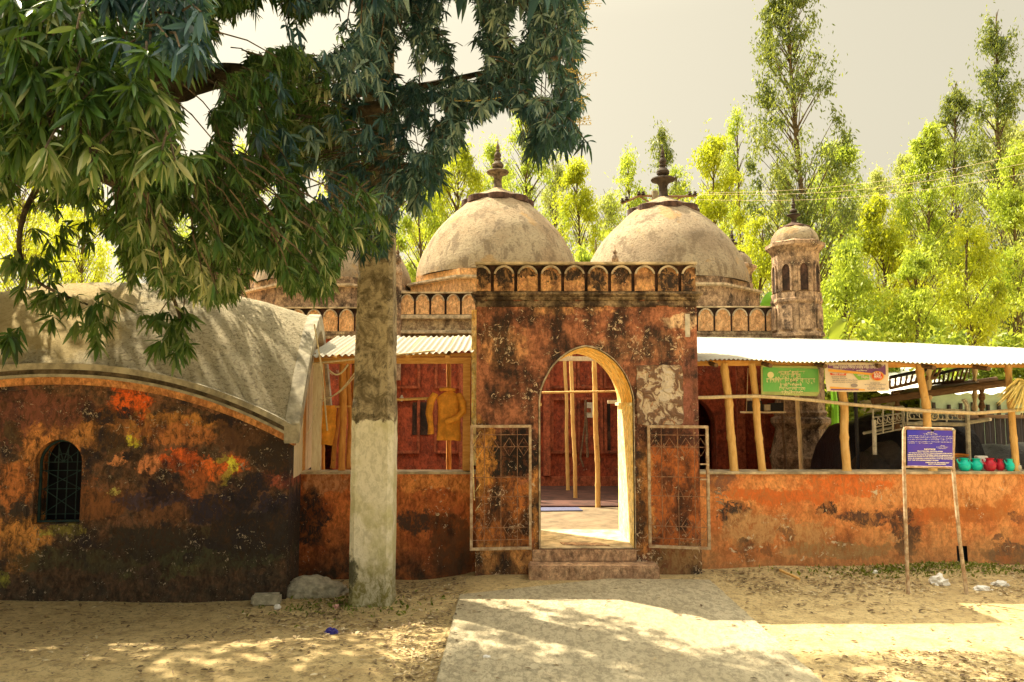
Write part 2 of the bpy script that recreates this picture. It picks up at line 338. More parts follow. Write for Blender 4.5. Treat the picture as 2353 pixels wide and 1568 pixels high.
M['timber_pale'] = mat_wood('timber_pale', (.80,.72,.54), (.66,.54,.36))
M['timber_brown'] = mat_wood('timber_brown', (.22,.13,.07), (.11,.065,.035), (1.4, 8, 8))
M['wood_orange'] = mat_wood('post_orange', (.66,.32,.08), (.45,.18,.04))
M['iron'] = simple('painted_iron', (.60,.48,.33), .6, .45, 20, .3, .2, c2=(.34,.2,.11))
M['iron_grille'] = simple('rusty_grille', (.42,.24,.13), .7, .4, 25, .2, .2, c2=(.2,.09,.05))
M['teal_grille'] = simple('green_grille', (.016,.048,.048), .6, .3, 20, 0)
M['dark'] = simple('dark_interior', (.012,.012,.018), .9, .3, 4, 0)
M['steel'] = simple('steel_paint', (.60,.58,.48), .45, .3, 15, .1, .3)
M['tarp'] = simple('black_tarp', (.018,.018,.026), .42, .3, 3, .5, bd=.05)
M['tarp_grey'] = simple('grey_tarp', (.065,.057,.047), .55, .4, 4, .6, bd=.05)
M['jacket'] = simple('orange_cloth', (.85,.36,.045), .9, .25, 12, .4)
M['rope'] = simple('pale_rope', (.72,.62,.40), .8, .2, 30, .2)
M['white'] = simple('white_plastic', (.82,.80,.76), .4, .1, 10, 0)
M['stone'] = simple('rough_stone', (.85,.79,.62), .95, .5, 16, 1.0, c2=(.46,.42,.30), bd=.04)
M['teal'] = simple('teal_plastic', (.01,.62,.52), .35, .12, 8, 0)
M['redp'] = simple('red_plastic', (.52,.02,.05), .35, .2, 8, 0)
M['tray'] = simple('orange_tray', (.75,.28,.05), .5, .2, 8, 0)
M['blue'] = simple('blue_wrapper', (.06,.05,.42), .35, .3, 20, .6)
M['pink'] = simple('pink_wrapper', (.70,.38,.33), .5, .3, 30, .5)
M['mat_blue'] = simple('blue_mat', (.10,.11,.20), .9, .2, 30, .2)
M['paper'] = simple('paper', (.62,.56,.45), .8, .2, 20, 0)
M['bark'] = simple('bark', (.17,.13,.085), .95, .5, 10, .8, bd=.03)
M['bark_pale'] = simple('eucalyptus_bark', (.15,.11,.05), .9, .4, 5, .4)
M['green_paint'] = simple('green_board', (.10,.42,.09), .6, .2, 3, .05, c2=(.20,.50,.12))
M['green_edge'] = simple('green_board_edge', (.45,.50,.17), .6, .2, 5, 0)
M['yell_text'] = simple('yellow_letters', (.85,.80,.42), .7, .05, 8, 0)
M['cream_text'] = simple('cream_letters', (.85,.78,.66), .7, .05, 8, 0)
M['blue_board'] = simple('blue_board', (.035,.035,.50), .5, .2, 4, .05, c2=(.09,.05,.42))
M['vinyl'] = simple('banner_vinyl', (.80,.66,.46), .5, .08, 4, .05)
M['vinyl_purple'] = simple('banner_purple', (.20,.075,.22), .5, .1, 4, 0)
M['vinyl_orange'] = simple('banner_orange', (.86,.42,.06), .5, .1, 4, 0)
M['vinyl_red'] = simple('banner_red', (.72,.09,.03), .5, .1, 4, 0)
M['vinyl_green'] = simple('banner_green', (.25,.50,.08), .5, .1, 4, 0)
M['grey_text'] = simple('grey_letters', (.30,.25,.22), .7, .05, 8, 0)
M['teal_wall'] = simple('teal_sheet', (.36,.50,.42), .6, .15, 3, .1)
M['white_sheet'] = simple('white_sheet', (.84,.82,.74), .6, .08, 3, .1)
M['thatch_dark'] = mat_wood('dark_fence', (.05,.042,.045), (.02,.018,.024), (9, 9, .8))
M['straw'] = mat_wood('dry_palm_leaf', (.74,.58,.20), (.50,.40,.10))
M['insulator'] = simple('insulator', (.05,.035,.03), .4, .2, 8, 0)
M['concrete_grey'] = simple('pole_concrete', (.30,.26,.18), .9, .3, 5, .3)
def mat_leaf(name, stops, trans, tcol, rough_=.4, sc=1.5, spec=.4, fres=False):
    t = NT(name); info = t.n("ShaderNodeAttribute", attribute_name='rnd').outputs["Fac"]
    n = t.noise(sc, 3, .5); f = t.ma('ADD', t.ma('MULTIPLY', info, .65), t.ma('MULTIPLY', t.thr(n, .3, .7), .35))
    r = t.n("ShaderNodeValToRGB"); t.t.links.new(f, r.inputs[0])
    while len(r.color_ramp.elements) < len(stops): r.color_ramp.elements.new(.5)
    for e, (p, c) in zip(r.color_ramp.elements, stops): e.position = p; e.color = (*c, 1)
    t.b.inputs["Specular IOR Level"].default_value = spec
    t.done(r.outputs[0], rough_)
    tr = t.n("ShaderNodeBsdfTranslucent"); tc = t.mix(.6, r.outputs[0], tcol); t.t.links.new(tc, tr.inputs[0])
    ms = t.n("ShaderNodeMixShader"); ms.inputs[0].default_value = trans
    out = t.t.nodes["Material Output"]
    t.t.links.new(t.b.outputs[0], ms.inputs[1]); t.t.links.new(tr.outputs[0], ms.inputs[2]); t.t.links.new(ms.outputs[0], out.inputs[0])
    return t.m
M['mango'] = mat_leaf('mango_leaf', [(0,(.004,.012,.008)),(.30,(.014,.048,.015)),(.50,(.045,.12,.028)),(.65,(.15,.20,.075)),(.78,(.40,.42,.25)),(1,(.60,.62,.24))], .28, (.30,.46,.04), .42, 1.2, .3)  # ramp ends put deep leaf shadow and pale highlights into the colour
M['mango_haze'] = mat_leaf('mango_leaf_haze', [(0,(.004,.014,.024)),(.34,(.012,.045,.07)),(.56,(.05,.12,.14)),(.74,(.26,.36,.32)),(1,(.48,.56,.42))], .25, (.2,.38,.10), .42, 1.2, .3)  # blue lens haze over the right canopy put into the leaf colour
M['euca'] = mat_leaf('eucalyptus_leaf', [(0,(.05,.09,.02)),(.35,(.19,.27,.03)),(.75,(.37,.43,.05)),(1,(.52,.54,.10))], .55, (.58,.70,.06), .5, .5)
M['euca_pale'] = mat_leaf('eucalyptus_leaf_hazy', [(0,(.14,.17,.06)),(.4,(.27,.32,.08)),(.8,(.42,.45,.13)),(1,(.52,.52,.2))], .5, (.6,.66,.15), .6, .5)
M['euca_yellow'] = mat_leaf('eucalyptus_leaf_yellow', [(0,(.09,.12,.012)),(.35,(.26,.31,.02)),(.75,(.43,.46,.03)),(1,(.54,.55,.06))], .58, (.66,.72,.03), .5, .5)
M['euca_dark'] = mat_leaf('eucalyptus_leaf_dark', [(0,(.015,.045,.025)),(.5,(.06,.11,.03)),(.8,(.15,.20,.04)),(1,(.30,.33,.06))], .42, (.42,.46,.05), .5, .5)
M['shrub'] = mat_leaf('undergrowth_leaf', [(0,(.05,.09,.015)),(.5,(.16,.22,.02)),(1,(.42,.45,.05))], .45, (.5,.6,.05), .5, .8)
M['litter'] = mat_leaf('dead_leaf', [(0,(.05,.033,.02)),(.35,(.18,.12,.06)),(.65,(.36,.27,.14)),(1,(.70,.60,.40))], .05, (.3,.2,.1), .8, 2)
M['grass'] = mat_leaf('grass_leaf', [(0,(.04,.07,.01)),(1,(.25,.3,.04))], .35, (.4,.5,.05), .6, 3)
M['banana'] = simple('banana_leaf', (.22,.55,.03), .5, .2, 3, .1)

# ------------------------------------------------------------------ ground, path
def ss(a, b, x):
    t = max(0, min(1, (x-a)/(b-a))); return t*t*(3-2*t)
def gz(x, y):
    h = -.10*ss(-.1, -.9, x)*ss(-5.2, -2.6, x)*ss(4.6, 5.9, y)
    h += .035*ss(6.75, 7.15, y)*ss(1.9, 2.6, x)
    h += .05*math.exp(-((x-4.05)/.55)**2-((y-6.98)/.22)**2)
    h += .012*nz(x*1.3, y*1.3) + .006*nz(x*5, y*5)
    if -.42 < x < 1.75: h = min(h, .0)*.5-.01
    h -= .035*math.exp(-((x+.55)/.16)**2)*ss(6.2, 5.2, y)
    return h
xs = np.concatenate([np.linspace(-90,-8,24)[:-1], np.linspace(-8,-5,12)[:-1], np.arange(-5,6.5,.07), np.linspace(6.5,12,20)[1:], np.linspace(12,90,24)[1:]])
ys = np.concatenate([np.linspace(-30,2,14)[:-1], np.arange(2,7.6,.07), np.linspace(7.6,20,26)[1:], np.linspace(20,160,24)[1:]])
g = MB(); g.v = [(x, y, gz(x, y)) for x in xs for y in ys]; ny = len(ys)
g.f = [(i*ny+j, (i+1)*ny+j, (i+1)*ny+j+1, i*ny+j+1) for i in range(len(xs)-1) for j in range(ny-1)]
tag(g.build('ground', M['ground'], smooth=True, fix=False), kind='structure')
pm = MB()
L = [(-.43+.012*nz(i*.9), -2+i*.1) for i in range(84)]; Rr = [(1.755+.012*nz(i*.9, 5), -2+i*.1) for i in range(88)]
L = [p for p in L if p[1] < 6.28]; Rr = [p for p in Rr if p[1] < 6.84]
pm.zprism([tuple(p) for p in Rr] + [(.85, 6.74)] + [tuple(p) for p in reversed(L)], -.06, .022)
tag(pm.build('path', M['path'], bevel=.006), kind='structure')
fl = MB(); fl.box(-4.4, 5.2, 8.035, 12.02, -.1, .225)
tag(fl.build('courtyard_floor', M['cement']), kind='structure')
tag(MB().box(-4.4, 5.2, 9.72, 12.01, .226, .245).build('shaded_floor', M['maroon_shade_floor']), kind='structure')  # added dark maroon slab; the mosque's shade is put into its colour

# ------------------------------------------------------------------ arch helpers
def arch_pts(cx, hw, z0, zs, zt, n=18, pw=2.1, ex=.55, peak=.12):
    a = []
    for i in range(n+1):
        x = -1+2*i/n
        x = math.sin(x*math.pi/2)
        z = (1-abs(x)**pw)**ex if abs(x) < 1 else 0
        z = (1-peak)*z + peak*(1-abs(x)); a.append((cx+x*hw, zs+(zt-zs)*z))
    return [(cx-hw, z0)] + a + [(cx+hw, z0)]
def notched(mb, x0, x1, z0, z1, y0, y1, arches):
    pts = [(x0, z0)]
    for a in sorted(arches, key=lambda q: q[0]): pts += arch_pts(a[0], a[1], z0, a[2], a[3])
    pts += [(x1, z0), (x1, z1), (x0, z1)]
    return mb.prism(pts, y0, y1)
def merlons(cx0, cx1, n, z0, z1, Y, pitch, thing_, panel_mat, rim_mat, recess_mat, proud=.035, wfrac=.80, back=.12):
    z_s = z0 + (z1-z0)*.62
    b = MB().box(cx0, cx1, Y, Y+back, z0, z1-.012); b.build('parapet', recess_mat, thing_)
    t = MB().box(cx0-.012, cx1+.012, Y-proud-.012, Y+back+.01, z1-.012, z1+.012); t.build('parapet_top', M['coping'], thing_, bevel=.004)
    pn = MB(); rm = MB(); mid = (cx0+cx1)/2
    for i in range(n):
        c = mid+(i-(n-1)/2)*pitch; hw = pitch*wfrac/2
        l = max(c-hw, cx0+.002); r = min(c+hw, cx1-.002)
        A = arch_pts(c, hw, z0, z_s, z1-.016, 12); A2 = arch_pts(c, hw-.018*pitch/.22, z0, z_s, z1-.016-.02*pitch/.22, 12)
        A = [(min(max(p[0], l), r), p[1]) for p in A]; A2 = [(min(max(p[0], l), r), p[1]) for p in A2]
        A[0] = (A[0][0], z0+.002); A[-1] = (A[-1][0], z0+.002)
        pn.prism(A, Y-proud*.55, Y-.001)
        # raised rim round the head of the panel
        k = len(A); 
        vs = [(p[0], Y-proud, p[1]) for p in A[1:-1]] + [(p[0], Y-proud, p[1]) for p in A2[1:-1]] + [(p[0], Y-proud*.4, p[1]) for p in A[1:-1]] + [(p[0], Y-proud*.4, p[1]) for p in A2[1:-1]]
        m = k-2
        fs = [(j, j+1, m+j+1, m+j) for j in range(m-1)] + [(2*m+j, 2*m+j+1, j+1, j) for j in range(m-1)] + [(m+j, m+j+1, 3*m+j+1, 3*m+j) for j in range(m-1)]
        rm.add(vs, fs)
    pn.build('merlon_panels', panel_mat, thing_); rm.build('merlon_rims', rim_mat, thing_)

# ------------------------------------------------------------------ gateway
gx0, gx1 = xx(1094, G, 1000), xx(1606, G, 1000)
gt = thing('gateway', ((gx0+gx1)/2, G+.5, 0), 'stained plaster gateway with a pointed arch and merlon parapet across the middle', 'gateway')
az0 = zz(1261, G); ztop = zz(683, G)
acx = (xx(1240, G)+xx(1455, G))/2; ahw = (xx(1455, G)-xx(1240, G))/2
body = MB()
notched(body, gx0, gx1, az0, ztop, G, G+1.0, [(acx, ahw, zz(925, G), zz(796, G))])
rough(body, 0)
body.build('wall', M['gate'], gt)
MB().box(gx0-.004, gx1+.004, G-.004, G+1.004, -.25, az0-.001).build('base', M['gate'], gt)
# wider orange-and-black plaster grain: a thin uneven skin
def skin(x0, x1, z0, z1, Y, mat, parent, keep=None, nu=90, nv=110, amp=.012):
    m = MB(); vs = []; idx = {}
    for i in range(nu+1):
        for j in range(nv+1):
            x = x0+(x1-x0)*i/nu; z = z0+(z1-z0)*j/nv
            e = 0 if i in (0, nu) or j in (0, nv) else 1
            vs.append((x, Y-.003-e*amp*abs(nz(x*7, z*7, 3)+.5*nz(x*19, z*19)), z))
    fs = []
    for i in range(nu):
        for j in range(nv):
            x = x0+(x1-x0)*(i+.5)/nu; z = z0+(z1-z0)*(j+.5)/nv
            if keep is None or keep(x, z): fs.append((i*(nv+1)+j, (i+1)*(nv+1)+j, (i+1)*(nv+1)+j+1, i*(nv+1)+j+1))
    m.v = vs; m.f = fs
    return m.build('plaster_skin', mat, parent, smooth=True, fix=False)
def in_arch(x, z, pad=.012):
    a = abs(x-acx)/(ahw+pad)
    if a > 1: return False
    zs_, zt_ = zz(925, G), zz(796, G)+pad
    return z < zs_+(zt_-zs_)*(.88*(1-a**2.1)**.55+.12*(1-a))
skin(gx0, gx1, az0, ztop-.01, G, M['gate'], gt, lambda x, z: not in_arch(x, z, .022))
# lining of the arch
def lining(side, mat, name, upper):
    P = arch_pts(acx, ahw, az0+.001, zz(925, G), zz(796, G), 28)
    P = [(p[0], p[1]) for p in P]
    vs, fs = [], []
    inn = []
    for i, p in enumerate(P):
        q0 = P[max(i-1, 0)]; q1 = P[min(i+1, len(P)-1)]
        d = Vector((q1[0]-q0[0], q1[1]-q0[1])).normalized(); nn = Vector((d.y, -d.x))
        inn.append((p[0]+nn.x*.008, p[1]+nn.y*.008))
    m = MB()
    for i in range(len(P)-1):
        hi = min(P[i][1], P[i+1][1]) >= zz(926, G)-1e-4
        if hi != upper or (not hi and (P[i][0]-acx)*side < 0): continue
        a, b = inn[i], inn[i+1]; k = 10
        if abs(a[0]-b[0]) < .002: k = 10
        m.grid(lambda u, v, a=a, b=b: (a[0]+(b[0]-a[0])*u, G+.004+.99*v, a[1]+(b[1]-a[1])*u), 1 if hi else 14, 8)
    return m.build(name, mat, gt, fix=False)
lining(0, M['reveal'], 'arch_lining', True)
lining(1, M['reveal2'], 'jamb_lining', False); lining(-1, M['reveal2'], 'jamb_lining', False)
# impost ledges
rx = acx+ahw
MB().box(rx-.035, rx-.004, G+.015, G+.99, zz(934, G), zz(926, G)).build('impost', M['reveal2'], gt, bevel=.004)
MB().box(acx-ahw+.004, acx-ahw+.03, G+.3, G+.99, zz(934, G), zz(926, G)).build('impost', M['reveal2'], gt, bevel=.004)
# worn lime line round the arch opening
rimv = MB(); A = arch_pts(acx, ahw+.004, az0+.002, zz(925, G), zz(796, G)+.004, 40)
pts = [(p[0]+.004*nz(p[1]*9), G-.008, p[1]+.004*nz(p[0]*9)) for p in A]
rimv.tube(pts[:24], .008, 6); rimv.tube(pts[23:], .005, 6)
rimv.build('arch_edge', M['rim'], gt, smooth=True)
MB().box(acx-ahw+.01, acx+ahw-.01, G+.002, G+.995, az0, az0+.006).build('sill', M['coping'], gt)
# cornice and parapet
cz = MB()
cz.box(gx0-.025, gx1+.03, G-.04, G+1.03, zz(690, G), zz(681, G)); cz.box(gx0-.05, gx1+.055, G-.065, G+1.06, zz(681, G)+.001, zz(672, G)); cz.box(gx0-.012, gx1+.012, G-.02, G+1.01, zz(706, G), zz(690, G)-.001)
cz.build('cornice', M['cornice'], gt, bevel=.012)
pz0, pz1 = zz(671, G), zz(608, G)
merlons(gx0-.0, gx1-.012, 10, pz0, pz1, G-.02, .2235, gt, M['gate_panel'], M['rim'], M['gate_recess'], proud=.045, wfrac=.86)
MB().box(gx0, gx0+.1, G+.105, G+1.0, pz0, pz1-.012).build('side_parapet', M['gate_recess'], gt)
MB().box(gx1-.112, gx1-.012, G+.105, G+1.0, pz0, pz1-.012).build('side_parapet', M['gate_recess'], gt)
# whitewashed strip standing just behind the left corner
MB().box(xx(1083, G+.2), gx0+.02, G+.2, G+.27, zz(1070, G+.2), zz(706, G)-.002).build('side_pilaster', M['reveal2'], gt, bevel=.005)
# peeling lime panel right of the arch
def patch():
    t = NT('peeling_lime'); n1 = t.noise(9, 3, .6, 1.6); n2 = t.noise(22, 4, .7, .8)
    c = t.mix(t.thr(n1, .44, .52), (.56,.44,.31), (.19,.11,.07)); c = t.mix(t.thr(n2, .58, .66, 0, .9), c, (.42,.22,.12))
    p = at(1525, 895, G); c = t.mix(t.blob(tuple(p), (.07, .2), n1, .35), c, (.60,.50,.38))
    t.bump(n1, 1.0, .06); return t.done(c, .9)
pt = MB(); out = []
for i in range(48):
    a = 2*math.pi*i/48; ca, sa = math.cos(a), math.sin(a); k = 1/max(abs(ca), abs(sa))**.92
    out.append((acx*0+xx(1516, G)+.222*ca*k*(1+.07*nz(i*.8)), zz(908, G)+.285*sa*k*(1+.07*nz(i*.8, 4))))
pt.prism(out, G-.022, G-.0).build('lime_patch', patch(), gt, bevel=.004)
# doorstep
MB().box(xx(1214, 6.86), xx(1507, 6.86), 6.80, G-.006, -.12, .112).build('doorstep', M['step'], gt, bevel=.014)
MB().box(xx(1222, 7.0), xx(1458, 7.0), G-.03, G-.0045, .113, az0-.006).build('upper_step', M['step'], gt, bevel=.008)
# faded scrap high on the right
MB().box(xx(1577, G), xx(1588, G), G-.012, G-.003, zz(775, G), zz(722, G)).build('lime_scrap', M['paper'], gt)
# iron leaves
def leaf(px0, px1, py0, py1, Y0, Y1, label):
    x0, x1 = at(px0, py0, Y0).x, at(px1, py0, Y1).x; z1 = zz(py0, (Y0+Y1)/2); z0 = zz(py1, (Y0+Y1)/2)
    sh = lambda p: Vector((p.x, p.y+Y0+(Y1-Y0)*(p.x-x0)/(x1-x0), p.z))
    f = MB(); r = .013
    for a, b in (((x0, z0), (x1, z0)), ((x0, z1), (x1, z1))): f.box(a[0]-r, b[0]+r, -r, r, a[1]-r, a[1]+r)
    f.box(x0-r, x0+r, -r-.001, r+.001, z0+r, z1-r); f.box(x1-r, x1+r, -r-.001, r+.001, z0+r, z1-r)
    fr = f.xform(sh).build('gate_leaf', M['iron'], gt, bevel=.003, label=label)
    g_ = MB(); W = x1-x0; Hh = z1-z0
    for k in (.22, .5, .78): g_.tube([(x0+W*k, 0, z0), (x0+W*k, 0, z1)], .0035, 5)
    for k in (.07, .17, .42, .58, .83, .93): g_.tube([(x0, 0, z0+Hh*k), (x1, 0, z0+Hh*k)], .0035, 5)
    for zc in (.17, .83):
        for k in (.11, .36, .64, .89):
            cx_, cz_ = x0+W*k, z0+Hh*zc; a, b = W*.1, Hh*.075
            g_.tube([(cx_-a, .004, cz_), (cx_, .004, cz_+b), (cx_+a, .004, cz_), (cx_, .004, cz_-b), (cx_-a, .004, cz_)], .0038, 5)
    for k in (.25, .5, .75):
        cx_, cz_ = x0+W*k, z0+Hh*.5; g_.tube([(cx_-.05, .004, cz_-.12), (cx_, .004, cz_+.02), (cx_+.05, .004, cz_-.12)], .0035, 5)
    g_.xform(sh).build('grille', M['iron_grille'], fr)
    return fr, x0, x1, z0, z1
l1, *_ = leaf(1084, 1218, 980, 1261, 6.90, 6.96, None)
l2, a, b, c, d = leaf(1490, 1624, 981, 1258, 6.96, 6.86, None)
rg = MB(); rc = at(1537, 978, 6.93)
rg.tube([(rc.x+.055*math.cos(t), rc.y, rc.z+.055*math.sin(t)) for t in np.linspace(0, math.pi, 14)], .0055, 6)
rg.build('arched_handle', M['iron_grille'], l2, smooth=True)
for py in (1065, 1100): MB().box(xx(1604, 6.86), xx(1622, 6.86), 6.83, 6.85, zz(py+3, 6.86), zz(py, 6.86)).build('latch', M['iron'], l2)
sb = MB(); sb.tube([at(1083, 985, 6.98), at(1090, 1150, 6.99), at(1086, 1075, 7.0)], .006, 5)
for py in (1000, 1050, 1120, 1165): sb.tube([at(1092, py+10, 6.92), at(1104, py-8, 6.9)], .003, 4)
sb.build('hinge_rods', M['reveal2'], l1)

# ------------------------------------------------------------------ boundary walls
def wall_front(x0, x1, z0, z1, Y, name, mat, parent, th=.22, hole=None):
    nu = max(8, int((x1-x0)/.05)); nv = int((z1-z0)/.05); m = MB()
    def fn(u, v):
        x = x0+(x1-x0)*u; z = z0+(z1-z0)*v
        e = 1 if 0 < v < 1 else 0
        return (x, Y-(.010*nz(x*2.2, z*2.2, 5)+.004*nz(x*9, z*9, 2))*e, z)
    m.grid(fn, nu, nv)
    if hole:
        hx0, hx1, hz0, hz1 = hole
        keep = []
        for f in m.f:
            c = [sum(m.v[i][k] for i in f)/4 for k in range(3)]
            if not (hx0 < c[0] < hx1 and hz0 < c[2] < hz1): keep.append(f)
        m.f = keep
    m.add([(x0, Y, z0), (x1, Y, z0), (x1, Y+th, z0), (x0, Y+th, z0), (x0, Y, z1), (x1, Y, z1), (x1, Y+th, z1), (x0, Y+th, z1)], [(4, 5, 6, 7), (1, 2, 6, 5), (2, 3, 7, 6), (3, 0, 4, 7)])
    return m.build(name, mat, parent, smooth=True, fix=False)
WY = 7.2
ctop = zz(1084, WY)
rw = thing('boundary_wall', (4, WY, 0), 'long low orange plastered wall right of the gateway with a small drain hole', 'wall')
hx = xx(2197, WY)
wall_front(gx1-.02, 7.6, -.2, ctop-.025, WY, 'wall', M['rwall'], rw, hole=(xx(2181, WY), xx(2209, WY), zz(1294, WY), zz(1257, WY)))
MB().box(xx(2176, WY), xx(2214, WY), WY+.06, WY+.08, zz(1300, WY), zz(1250, WY)).build('drain_hole', M['dark'], rw)
cp = MB().box(gx1-.02, 7.6, WY-.022, WY+.235, ctop-.025, ctop)
rough(cp, .0).build('coping', M['coping'], rw, bevel=.006)
lw = thing('boundary_wall', (-1.2, WY, 0), 'low orange and black plastered wall between the curved hut and the gateway', 'wall')
wall_front(-2.25, gx0+.01, -.3, ctop-.025, WY+.002, 'wall', M['lwall'], lw)
MB().box(-2.25, gx0+.01, WY-.012, WY+.235, ctop-.025, ctop-.002).build('coping', M['coping'], lw, bevel=.006)
# chalk scrawl on the right wall
ck = MB()
for i in range(9):
    a = at(1650+random.uniform(-9, 12), 1122+i*4.4, WY-.006)
    ck.tube([a, a+Vector((random.uniform(.02, .06), 0, random.uniform(-.012, .012))), a+Vector((random.uniform(.03, .07), 0, random.uniform(-.03, .01)))], .004, 4)
ck.build('chalk_scrawl', M['coping'], rw)

# ------------------------------------------------------------------ curved-roof hut
PHI = R(7.4); ud = Vector((math.cos(PHI), math.sin(PHI), 0)); vd = Vector((-math.sin(PHI), math.cos(PHI), 0))
HL, HD = 1.95, 1.30; corner = Vector((-1.86, 6.42, 0)); HC = corner-ud*HL+vd*HD
def hp(u, v, z): p = HC+ud*u+vd*v; return (p.x, p.y, z)
hut = thing('brick_hut', (HC.x, HC.y, -.05), 'squat plastered hut with a curved pebbled roof and arched window at left', 'building')
def eave(s): return 1.885-.535*abs(s)**2.1
def ridge(s): return 2.80-.35*abs(s)**2.0
def roof_z(s, t):
    a = abs(t); return ridge(s)-(ridge(s)-eave(s))*(a**1.35)
rf = MB()
rf.grid(lambda a, b: hp((a*2-1)*HL, (b*2-1)*HD, roof_z(a*2-1, b*2-1)+.012*nz(a*18, b*12)), 60, 44)
rf.grid(lambda a, b: hp((a*2-1)*HL, (b*2-1)*HD, roof_z(a*2-1, b*2-1)-.09), 60, 44)
rf.build('roof', M['hut_roof'], hut, smooth=True, fix=False)
def sweep(u0, u1, v0, v1, o0, o1, name, mat, n=60, bev=0):
    m = MB(); vs = []
    for i in range(n+1):
        u = u0+(u1-u0)*i/n; s = u/HL; e = eave(max(-1, min(1, s)))
        vs += [hp(u, v0, e+o0), hp(u, v1, e+o0), hp(u, v1, e+o1), hp(u, v0, e+o1)]
    fs = [(4*i+k, 4*i+(k+1) % 4, 4*i+4+(k+1) % 4, 4*i+4+k) for i in range(n) for k in range(4)]+[(0, 1, 2, 3), (4*n+3, 4*n+2, 4*n+1, 4*n)]
    return m.add(vs, fs).build(name, mat, hut, bevel=bev)
wv = -HD+.11
sweep(-HL-.01, HL+.01, -HD-.035, -HD+.06, -.025, .028, 'eave_moulding', M['hut_trim'])
sweep(-HL, HL, -HD-.005, -HD+.07, -.062, -.026, 'eave_groove', M['bark'])
sweep(-HL-.005, HL+.005, -HD-.022, -HD+.08, -.088, -.063, 'eave_fillet', M['hut_trim'])
sweep(-HL+.02, HL-.02, -HD+.01, wv+.02, -.150, -.089, 'eave_band', M['hut_band'])
sweep(-HL+.04, HL-.04, -HD+.055, wv+.02, -.185, -.151, 'eave_lower_band', M['hut'])
# verge cap at the right gable
for sgn in (1, -1):
    vg = MB(); vs = []; n = 36
    for i in range(n+1):
        t = -1+2*i/n; z = roof_z(sgn, t); v = t*(HD+.02)
        vs += [hp(sgn*(HL-.10), v, z-.12), hp(sgn*(HL+.03), v, z-.12), hp(sgn*(HL+.03), v, z+.05), hp(sgn*(HL-.10), v, z+.05)]
    vg.add(vs, [(4*i+k, 4*i+(k+1) % 4, 4*i+4+(k+1) % 4, 4*i+4+k) for i in range(n) for k in range(4)]+[(0, 1, 2, 3), (4*n+3, 4*n+2, 4*n+1, 4*n)])
    vg.build('verge', M['hut_trim'], hut, bevel=.006)
# front wall around an arched window
wu0 = None
wc = at(136, 1110, 6.2); wu = (Vector((wc.x, wc.y, 0))-HC).dot(ud)
def local_u(px):   # where the photo's column px meets the front wall
    d = Vector(ray(px, 1100)); k = ((HC+vd*wv)-Vector((0, 0, 0))).dot(vd)/Vector((d.x, d.y, 0)).dot(vd)
    p = Vector((d.x*k, d.y*k, 0)); return (p-HC).dot(ud), CZ
def local_z(px, py):
    d = Vector(ray(px, py)); k = (HC+vd*wv).dot(vd)/Vector((d.x, d.y, 0)).dot(vd); return CZ+d.z*k
wl, wr = local_u(79)[0], local_u(187)[0]; wcx = (wl+wr)/2; whw = (wr-wl)/2
wz0, wzt = local_z(136, 1204), local_z(136, 1010); wzs = wzt-.19
def halfarch(sgn, n=14):
    P = arch_pts(wcx, whw, wz0, wzs, wzt, 28, peak=.05); mid = len(P)//2
    return P[:mid+1] if sgn < 0 else P[mid:]
def top_pts(u0, u1, n=24): return [(u0+(u1-u0)*i/n, eave((u0+(u1-u0)*i/n)/HL)-.15) for i in range(n+1)]
fm = MB(); gb = -.35; UW = HL-.07
def uvprism(pts, v0, v1, m):
    k = MB().prism(pts, v0, v1); k.v = [hp(*p) for p in k.v]; m.add(k.v, k.f)
Lp = [(-UW, gb), (wcx, gb), (wcx, wz0)] + halfarch(-1) + [(p[0], p[1]) for p in reversed(top_pts(-UW, wcx))]
Rp = [(wcx, gb), (UW, gb)] + [(p[0], p[1]) for p in reversed(top_pts(wcx, UW))] + halfarch(1) + [(wcx, wz0)]
uvprism(Lp, wv, wv+.24, fm); uvprism(Rp, wv, wv+.24, fm)
uvprism([(-UW, gb), (UW, gb)] + [(p[0], p[1]) for p in reversed(top_pts(-UW, UW))], HD-.34, HD-.1, fm)
fm.build('wall', M['hut'], hut)
for sg in (1, -1):
    def gab(v0, v1, zlo, zhi, off, name, mat):
        m = MB(); vs = []; n = 10
        for i in range(n+1):
            v = v0+(v1-v0)*i/n; z = roof_z(sg, v/HD)-.13 if zhi is None else zhi
            a_, b_ = sg*(UW+off), sg*(UW-.22)
            vs += [hp(a_, v, zlo), hp(b_, v, zlo), hp(b_, v, z), hp(a_, v, z)]
        m.add(vs, [(4*i+k, 4*i+(k+1) % 4, 4*i+4+(k+1) % 4, 4*i+4+k) for i in range(n) for k in range(4)]+[(0, 1, 2, 3), (4*n+3, 4*n+2, 4*n+1, 4*n)])
        return m.build(name, mat, hut)
    gab(wv+.24, HD-.34, gb, .90, 0, 'gable_wall', M['hut'])
    vv = np.linspace(wv+.24, HD-.34, 12)
    for i in range(11):
        gab(vv[i], vv[i+1]-.004, .901, None, .004*(i % 2), 'gable_board', M['timber'] if i in (3, 7) else M['timber_pale'])
